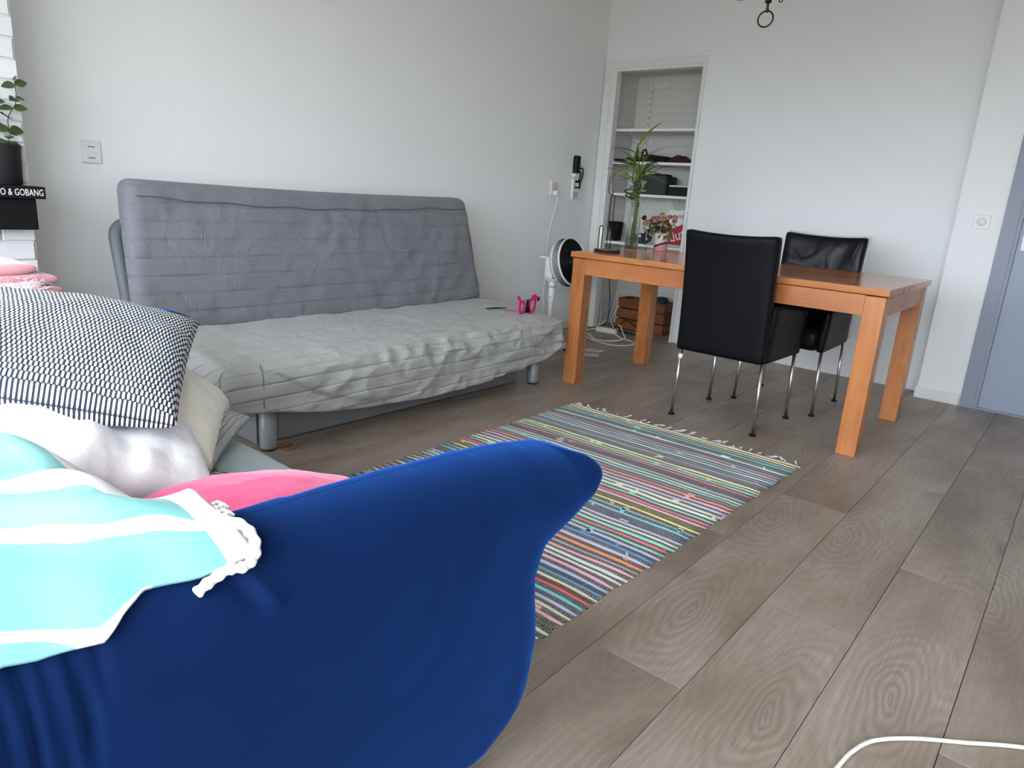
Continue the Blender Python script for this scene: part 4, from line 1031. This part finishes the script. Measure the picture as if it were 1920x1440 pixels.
rr = random.Random(8)
spots = [(.125, .165, 3), (.115, .140, 4), (.085, .125, 0), (.06, .115, 5), (.03, .145, 0), (.05, .165, 1), (-.02, .185, 1), (-.03, .165, 0), (-.005, .125, 2), (-.045, .180, 2), (-.095, .190, 0), (-.035, .13, 4), (.015, .17, 1), (-.07, .15, 1), (.1, .11, 5), (-.015, .205, 2)]
for dy_, dz_, ci_ in spots:
    hx = rr.uniform(-.07, .05); tip = Vector((px+hx, py+dy_*.9, TT+.095+dz_*.62)); base = Vector((px+hx*.2, py+dy_*.2, TT+.05))
    bm = B(); tube(bm, smooth_path([base, base.lerp(tip, .5)+Vector((0, 0, .02)), tip], 4), .0016, 5); obj('rose_stem', bm, stem_m, rpv, True)
    d_ = (tip-base).normalized()+Vector((-.5, 0, -.1)); q_ = Vector((0, 0, 1)).rotation_difference(d_.normalized()).to_euler()
    inst('rose', rms[ci_], rpv, tip-rpv.location, q_, (1.05,)*3)
for k in range(110):
    a = rr.uniform(0, 6.28); rd = rr.uniform(.02, .10); z = TT+.10+rr.uniform(0, .10)
    ylim = rr.uniform(-.62, 1); p = Vector((px+rd*.6*math.cos(a), py+.115*ylim, z if abs(ylim) < .75 else z-.05))
    inst('leaf', dlm[rr.choice((0, 0, 0, 1, 1, 2, 2))], rpv, p-rpv.location, (rr.uniform(-.8, .8), rr.uniform(.1, 1.3), rr.uniform(0, 6.28)), (rr.uniform(.5, .85),)*3)
for k in range(1):
    inst('leaf', dlm[0], rpv, Vector((px-.02, py-.115-.008*k, TT+.155-.02*k))-rpv.location, (.3*k, 1.0, -1.4+.3*k), (.8,)*3)
for k in range(2):
    tag(inst('fallen_petal', dlm[1], None, (px-.05-.02*k, py+.075+.02*k, TT+.006), (0, .1, 1+k), (.35-.08*k,)*3), ('dried petal fallen right beside the flower pot', 'smaller dried petal fallen a little away from the flower pot')[k], 'petal', 'fallen petals on the table')

# ------------------------------------------------------------------ closet contents
SF = 5.355
zs = [1.690, 1.430, 1.172, .765]
names = ['top empty white closet shelf', 'white closet shelf carrying dark folded clothes', 'white closet shelf carrying the grey green bag', 'lowest white closet shelf with the red and white bag']
for z, lb in zip(zs, names):
    tag(obj('closet_shelf', bbox(B(), SF, CX1-.006, CY0+.004, CY1-.006, z-.022, z, .002), shelf_m), lb, 'shelf', 'closet shelves')
rail_m = mat('white enamelled steel', (.72, .71, .68, 1), .4, .1, bump=(90, .03, .002))
for ry, lb in ((3.262, 'slotted white shelf rail on the closet brick by the bamboo'), (2.68, 'slotted white shelf rail on the closet brick behind the jamb')):
    r_ = thing('shelf_rail', lb, 'rail', (CX1-.001, ry, .45))
    obj('rail', bbox(B(), CX1-.016, CX1-.0012, ry-.012, ry+.012, .46, 2.07, .002), rail_m, r_)
    sl_ = bpy.data.meshes.new('rail_slot'); b_ = B(); box(b_, -.0008, .0008, -.0025, .0025, 0, .022); b_.to_mesh(sl_); b_.free(); sl_.materials.append(hole_m)
    for k in range(30):
        z = .50+k*.052
        if any(abs(z-q) < .03 for q in zs): continue
        inst('rail_slot', sl_, r_, Vector((CX1-.0162, ry, z))-r_.location)
    for z in zs: obj('shelf_bracket', prism(B(), [(CX1-.016, z-.0225), (CX1-.016, z-.075), (CX1-.03, z-.075), (SF+.06, z-.034), (SF+.06, z-.0225)], 'y', ry-.004, ry+.004), rail_m, r_)
# dark clothes on the second shelf
cloth_b = mat('black jersey', (.010, .010, .012, 1), .9, bump=(30, .5, .01)); cloth_r = mat('dark maroon cloth', (.035, .010, .012, 1), .9, bump=(40, .5, .01))
def heap(name, y0, y1, x0, x1, z, h, m, label, seed, prof_=None):
    def fn(p, n):
        t = (p.y-y0)/(y1-y0); hh = h*(prof_(t) if prof_ else 1)
        return Vector((p.x+.01*noise.noise(Vector((p.y*9, p.z*9, seed))), p.y, z+(p.z-z)/h*hh*(1+.18*noise.noise(Vector((p.y*14, p.x*12, seed))))))
    return tag(obj(name, rbox(x0, x1, y0, y1, z, z+h, .014, .012, fn), m, None, True), label, 'clothes')
gz = zs[1]+.0006
g1 = heap('folded_clothes', 2.885, 3.385, 5.375, 5.56, gz, .052, cloth_b, 'long black folded garment with a strap loop on the closet shelf', 2., lambda t: .75+.35*math.sin(t*5)*(t < .9)-.35*(t > .85))
bm = B(); tube(bm, [Vector((5.40, 3.105, gz+.045))+Vector((0, .024*math.cos(a), .052*math.sin(a))) for a in [math.pi*k/12 for k in range(13)]], .008, 8)
obj('strap', bm, cloth_b, g1, True, False); g1.children[0].parent = g1
heap('folded_clothes', 2.665, 2.872, 5.375, 5.53, gz, .05, cloth_r, 'dark maroon cap folded flat on the closet shelf', 5., lambda t: .6+.6*math.exp(-((t-.62)/.22)**2))
tag(obj('slim_black_case', bbox(B(), 5.40, 5.50, 2.622, 2.652, gz, gz+.085, .004), black_m), 'slim black case standing at the shelf end', 'case')
# grey green bag with emblem
def bag_fn(p, n):
    h = (p.z-zs[2])/.15; p.x += -.012*math.sin(math.pi*(p.y-2.86)/.36)*(1-h*.4)+.004*fbm(p, 14, 2); p.z += .006*math.sin((p.y-2.86)*18)*sstep(.6, 1, h); return p
bagm = mat('dark grey green canvas', srgb(50, 58, 55), .85, bump=(260, .2, .003), var=(8, .08))
bg = thing('canvas_bin', 'dark grey green canvas bag with a pale emblem on the closet shelf', 'bag', (5.47, 3.03, zs[2]))
obj('body', rbox(5.375, 5.56, 2.862, 3.16, zs[2]+.0006, zs[2]+.152, .006, .012, bag_fn), bagm, bg, True)
obj('folded_flap', rbox(5.42, 5.55, 2.90, 3.07, zs[2]+.150, zs[2]+.166, .006, .014, bag_fn), mat('black canvas edge', (.012, .014, .013, 1), .9, bump=(200, .2, .003)), bg, True)
bm = B(); ex = 5.350; ey = 3.052; ez = zs[2]
for a in ((0, .098, .044, .008), (0, .086, .040, .008), (-.010, .074, .022, .014), (-.002, .062, .024, .008), (-.010, .050, .018, .010), (-.012, .038, .022, .005), (0, .030, .044, .005), (0, .020, .044, .005), (.019, .025, .006, .014), (-.019, .025, .006, .014)):
    box(bm, ex, ex+.012, ey-a[0]-a[2]/2, ey-a[0]+a[2]/2, ez+a[1], ez+a[1]+a[3])
obj('emblem', bm, mat('pale emblem print', srgb(160, 166, 140), .8, bump=(90, .1, .002)), bg)
tag(obj('black_tray', bbox(B(), 5.40, 5.60, 2.63, 2.845, zs[2]+.0006, zs[2]+.072, .004), black_m), 'flat black box beside the canvas bag', 'box')
tag(obj('white_folder', bbox(B(), 5.41, 5.62, 2.62, 2.848, zs[2]+.073, zs[2]+.084, .002), white_pl_m), 'white folder lying on the flat black box', 'folder')
# lowest shelf
lz = zs[3]+.0006
tag(obj('black_pouch', rbox(5.42, 5.52, 3.305, 3.40, lz, lz+.165, .012, .012, lambda p, n: Vector((p.x, 3.3525+(p.y-3.3525)*(.35+.75*(p.z-lz)/.165)-.02*(1-(p.z-lz)/.165), p.z))), cloth_b, None, True), 'black tapered pouch standing on the lowest closet shelf', 'pouch')
bluec = mat('navy printed carton', srgb(40, 48, 84), .5, bump=(60, .03, .002)); grn = mat('green printed carton', srgb(70, 92, 74), .5, bump=(60, .03, .002))
c1 = tag(obj('carton', bbox(B(), 5.40, 5.47, 3.045, 3.095, lz, lz+.085, .002), bluec), 'small navy carton on the lowest closet shelf', 'carton')
obj('label_patch', box(B(), 5.3985, 5.40, 3.052, 3.075, lz+.055, lz+.075), white_pl_m, c1, False, False)
tag(obj('carton', bbox(B(), 5.41, 5.48, 3.105, 3.135, lz, lz+.075, .002), grn), 'small green carton beside the navy carton', 'carton')
# plastic carrier bag
pb = thing('carrier_bag', 'white plastic carrier bag with red dut print on the lowest shelf', 'bag', (5.47, 2.76, lz))
plas = mat('crinkled white plastic', (.80, .80, .82, 1), .35, bump=(22, .6, .02))
def pbf(p, n):
    h = (p.z-lz)/.30; c = 2.735; p.y = c+(p.y-c)*(1.0-.30*sstep(.55, 1, h)); p.x = 5.47+(p.x-5.47)*(1-.5*sstep(.5, 1, h)); 
    p.x += .012*fbm(p, 8, 3); p.y += .010*fbm(p+Vector((3, 3, 3)), 9, 2); p.z += .02*noise.noise(Vector((p.y*30, 2, 1)))*sstep(.85, 1, h); return p
obj('body', rbox(5.395, 5.55, 2.59, 2.885, lz, lz+.30, .02, .012, pbf), plas, pb, True)
for hp in ([(5.46, 2.83, lz+.27), (5.46, 2.86, lz+.33), (5.46, 2.875, lz+.345), (5.46, 2.85, lz+.36), (5.46, 2.80, lz+.285)], [(5.47, 2.72, lz+.27), (5.47, 2.715, lz+.34), (5.47, 2.68, lz+.355), (5.47, 2.67, lz+.285)]):
    obj('handle', tube(B(), smooth_path(hp, 5), .006, 6), plas, pb, True)
obj('red_panel', prism(B(), [(2.790, lz+.020), (2.794, lz+.130), (2.63, lz+.205), (2.615, lz+.020)], 'x', 5.368, 5.378), mat('red bag print', srgb(178, 30, 38), .4, bump=(20, .4, .012)), pb)
def put_text(s, size, x, ycen, z, m, parent, tilt=0, sy=1.):
    me = text_mesh(s, size, .0003); xs = [v.co.x for v in me.vertices]; c = (max(xs)+min(xs))/2
    me.transform(Matrix.Translation((x, ycen, z)) @ Matrix.Rotation(R(-90), 4, 'Z') @ Matrix.Rotation(R(90), 4, 'X') @ Matrix.Rotation(tilt, 4, 'Z') @ Matrix.Diagonal((1, sy, 1, 1)) @ Matrix.Translation((-c, 0, 0)))
    return link_obj('lettering', me, m, parent)
put_text('dut', .105, 5.3670, 2.690, lz+.062, MC['white print'], pb, R(20), 1.15)
put_text('rrdir', .052, 5.368, 2.668, lz+.232, MC['red bag print'], pb, R(4), 1.2)
# hanger hooked on the lower rail, crate below
cr = thing('wooden_crate', 'brown slatted wooden crate on the closet floor', 'crate', (5.57, 3.01, 0))
crx, cry, crz = teak('crate wood x', 'x', .4), teak('crate wood y', 'y', .4), teak('crate wood z', 'z', .4)
cx0, cx1, cy0, cy1 = 5.455, 5.675, 2.775, 3.245
for k in range(3):
    z0 = .008+k*.094; top = .272 if k == 2 else z0+.078
    obj('slat', bbox(B(), cx0, cx0+.012, cy0, cy1, z0, z0+.078, .002), cry, cr); obj('slat', bbox(B(), cx1-.012, cx1, cy0, cy1, z0, z0+.078, .002), cry, cr)
    for yy in (cy0, cy1-.014): obj('end_board', bbox(B(), cx0+.0125, cx1-.0125, yy, yy+.014, z0, z0+.078, .002), crx, cr)
for xx in (cx0+.013, cx1-.035):
    for yy in (cy0+.015, cy1-.037): obj('corner_post', bbox(B(), xx, xx+.022, yy, yy+.022, .004, .275, .002), crz, cr)
obj('bottom_board', bbox(B(), cx0+.0125, cx1-.0125, cy0+.015, cy1-.015, .004, .014, .002), cry, cr)
tag(obj('dark_sock', rbox(5.46, 5.56, 2.80, 2.90, .225, .33, .03, .014, lambda p, n: p+Vector((.01*fbm(p, 12, 2), .012*fbm(p+Vector((1, 5, 2)), 12, 2), .01*fbm(p, 9, 2)))), mat('dark blue grey knit', srgb(42, 48, 58), .9, bump=(120, .4, .005)), None, True), 'dark blue grey cloth bundled at the crate end', 'cloth')
hw = mat('white coated wire', (.78, .78, .76, 1), .4, bump=(90, .03, .002))
bm = B(); tube(bm, smooth_path([(5.60, 3.215, .34), (5.60, 3.23, .40), (5.61, 3.14, .455), (5.61, 3.04, .40), (5.55, 2.985, .30), (5.47, 3.00, .285)], 7), .0035, 7); tube(bm, smooth_path([(5.61, 3.14, .455), (5.63, 3.142, .49), (5.655, 3.15, .515), (5.665, 3.17, .50)], 6), .0025, 6); tube(bm, smooth_path([(5.47, 3.00, .285), (5.53, 3.10, .33), (5.60, 3.215, .34)], 6), .0035, 7)
tag(obj('coat_hanger', bm, hw, None, True), 'white coat hanger hung above the wooden crate', 'hanger')

# ------------------------------------------------------------------ power strips and cables on the floor
ps = thing('power_strip', 'white power strip lying among cables in front of the closet', 'power strip', (5.16, 3.13, 0))
ang = R(-84)
def rotp(p, c, a): p = Vector(p)-Vector(c); return Vector((c[0]+p.x*math.cos(a)-p.y*math.sin(a), c[1]+p.x*math.sin(a)+p.y*math.cos(a), c[2]+p.z))
def rbx(x0, x1, y0, y1, z0, z1, r, c, a):
    bm = bbox(B(), c[0]+x0, c[0]+x1, c[1]+y0, c[1]+y1, z0, z1, r, 2)
    for v in bm.verts: v.co = rotp((v.co.x, v.co.y, v.co.z), (c[0], c[1], 0), a)
    return bm
pc = (5.15, 3.14)
obj('body', rbx(-.095, .095, -.028, .028, .001, .046, .006, pc, ang), cream_pl_m, ps)
for k in (-.06, -.02, .02, .06): obj('socket_well', lathe(B(), [(.017, .0455), (.017, .0468), (.0001, .0468)], rotp((pc[0]+k, pc[1], 0), (pc[0], pc[1], 0), ang), 16), mat('grey socket well', (.45, .44, .42, 1), .5, bump=(80, .02, .002)), ps)
ps2 = thing('power_strip', 'white power strip with dark underside beside the sofa bed end', 'power strip', (4.22, 2.93, 0))
pc2 = (4.24, 2.945)
obj('body', rbx(-.10, .06, -.032, .032, .016, .050, .005, pc2, R(-60)), white_pl_m, ps2)
obj('underside', rbx(-.10, .06, -.031, .031, .001, .017, .002, pc2, R(-60)), black_m, ps2)
obj('brown_plug', rbx(-.045, -.005, -.018, .018, .050, .078, .005, pc2, R(-60)), mat('dark brown plug', srgb(70, 52, 46), .5, bump=(60, .03, .002)), ps2)
obj('white_plug', rbx(-.085, -.055, -.014, .014, .050, .084, .005, pc2, R(-60)), white_pl_m, ps2)
def cable(name, pts, r, m, label):
    bm = B(); tube(bm, smooth_path(pts, 10), r, 7); return tag(obj(name, bm, m, None, True), label, 'cable')
z = .006
cable('cable', [(4.33, 2.86, z), (4.38, 2.76, z), (4.45, 2.73, z), (4.44, 2.80, z), (4.36, 2.88, z), (4.28, 2.95, .012)], .005, cable_w_m, 'short white cable looping beside the table leg')
cable('cable', [(4.20, 2.78, z), (4.22, 2.70, z), (4.27, 2.66, z), (4.30, 2.69, z), (4.24, 2.78, z), (4.17, 2.83, z)], .005, cable_w_m, 'small white cable loop on the floor nearest the table leg')
cable('cable', [(5.02, 3.40, z), (4.86, 3.28, z), (4.80, 3.12, z), (4.72, 2.95, z), (4.72, 2.80, z), (4.85, 2.72, z), (4.98, 2.78, z), (5.03, 2.92, z), (5.10, 3.03, .018)], .0055, cable_w_m, 'long white cable curling in front of the power strip')
cable('cable', [(5.17, 3.235, .02), (5.05, 3.33, z), (4.98, 3.26, z), (4.86, 3.10, z), (4.74, 2.99, z+.011), (4.78, 2.88, z+.011), (4.98, 2.86, z+.011), (5.12, 2.96, .03), (5.24, 3.06, .06), (5.33, 3.14, .05), (5.38, 3.17, .03)], .0055, cable_w_m, 'white cable arching over the power strip')
cable('cable', [(5.36, 3.20, .012), (5.40, 3.26, .08), (5.44, 3.225, .20), (5.445, 3.262, .30), (5.46, 3.30, .12), (5.40, 3.36, .02), (5.30, 3.40, z)], .004, cable_w_m, 'thin white cable hanging over the crate corner')
cable('cable', [(5.32, 3.30, z), (5.36, 3.22, z), (5.43, 3.17, .05), (5.432, 3.12, .085), (5.43, 3.03, .05), (5.41, 2.93, .012), (5.36, 2.85, .008)], .005, cable_b_m, 'black cable curving in front of the crate')
cable('cable', [(4.98, 3.44, z), (5.12, 3.36, z), (5.24, 3.29, z), (5.33, 3.18, z), (5.30, 3.02, z), (5.27, 2.90, z), (5.32, 2.80, z)], .006, cable_b_m, 'black cable lying behind the power strip')
cable('cable', [(5.42, 3.36, .80), (5.43, 3.37, .60), (5.44, 3.34, .40), (5.43, 3.31, .22), (5.40, 3.30, .05), (5.36, 3.33, z)], .004, cable_b_m, 'black cable dropping down the closet side wall')
cable('cable', [(5.325, 3.40, 1.22), (5.33, 3.385, 1.25), (5.335, 3.35, 1.21), (5.335, 3.365, 1.15), (5.325, 3.40, 1.12), (5.32, 3.40, .9), (5.36, 3.39, .5), (5.40, 3.385, .2), (5.38, 3.36, .01)], .003, cable_w_m, 'thin white cable looped down inside the closet jamb')
cable('floor_cable', [(1.18, .16, z), (1.30, .195, z), (1.392, .190, z), (1.46, .178, z), (1.522, .152, z), (1.59, .09, z), (1.66, .0, z), (1.737, -.10, z), (1.86, -.30, z), (2.0, -.7, z), (2.05, -1.3, z), (2.02, -1.55, z)], .0048, cable_w_m, 'thick white cable crossing the open laminate floor')

# ------------------------------------------------------------------ chandelier over the table
brass = mat('aged brass', (.20, .10, .035, 1), .32, 1.0, bump=(60, .06, .003), var=(20, .2)); dbr = mat('dark bronze', (.05, .028, .018, 1), .38, .9, bump=(60, .06, .003))
cx_, cy_ = 3.90, 1.612
cl_ = thing('chandelier', 'brass chandelier with a pull ring hanging over the dining table', 'chandelier', (cx_, cy_, ZC))
RZ = 2.062
bm = B(); tube(bm, [(cx_-.006, cy_+.040*math.cos(a), RZ+.038*math.sin(a)) for a in [2*math.pi*k/28 for k in range(28)]], .0042, 7, closed=True); obj('pull_ring', bm, dbr, cl_, True)
obj('finial', lathe(B(), [(.0005, RZ+.030), (.010, RZ+.035), (.009, RZ+.046), (.006, RZ+.060), (.007, RZ+.076)], (cx_, cy_, 0), 16), brass, cl_, True)
obj('body', lathe(B(), [(.007, RZ+.074), (.018, RZ+.080), (.017, RZ+.086), (.010, RZ+.096), (.012, RZ+.108), (.028, RZ+.118), (.045, RZ+.135), (.055, RZ+.16), (.045, RZ+.19), (.018, RZ+.21), (.014, RZ+.26), (.026, RZ+.28), (.014, RZ+.30), (.010, RZ+.40), (.016, RZ+.41), (.0005, RZ+.42)], (cx_, cy_, 0), 24), dbr, cl_, True)
for k in range(5):
    a = math.radians(57+72*k); c, s = math.cos(a), math.sin(a)
    ar = obj('arm', tube(B(), smooth_path([(cx_+.04*c, cy_+.04*s, RZ+.165), (cx_+.10*c, cy_+.10*s, RZ+.135), (cx_+.17*c, cy_+.17*s, RZ+.150), (cx_+.22*c, cy_+.22*s, RZ+.20), (cx_+.22*c, cy_+.22*s, RZ+.235)], 6), .006, 8), brass, cl_, True)
    obj('candle_cup', lathe(B(), [(.006, RZ+.225), (.035, RZ+.235), (.036, RZ+.24), (.014, RZ+.24), (.013, RZ+.31), (.0005, RZ+.312)], (cx_+.22*c, cy_+.22*s, 0), 16), brass, ar, True)
bm = B(); tube(bm, [(cx_+.05, cy_-.045+.012*math.cos(t_), RZ+.110+.022*math.sin(t_)) for t_ in [2*math.pi*k/16 for k in range(16)]], .003, 6, closed=True); obj('side_ring', bm, dbr, cl_, True)
obj('drop_bowl', lathe(B(), [(.0005, RZ+.108), (.03, RZ+.112), (.045, RZ+.125), (.045, RZ+.13), (.0005, RZ+.132)], (cx_, cy_+.155, 0), 20), dbr, cl_, True)
obj('bowl_stem', tube(B(), smooth_path([(cx_, cy_+.155, RZ+.131), (cx_, cy_+.12, RZ+.165), (cx_, cy_+.04, RZ+.17)], 5), .005, 7), brass, cl_, True)
obj('hanging_rod', tube(B(), [(cx_, cy_, RZ+.41), (cx_, cy_, ZC-.02)], .005, 8), brass, cl_, True)
obj('ceiling_rose', lathe(B(), [(.02, ZC-.035), (.05, ZC-.01), (.055, ZC-.0005)], (cx_, cy_, 0), 24), brass, cl_, True)
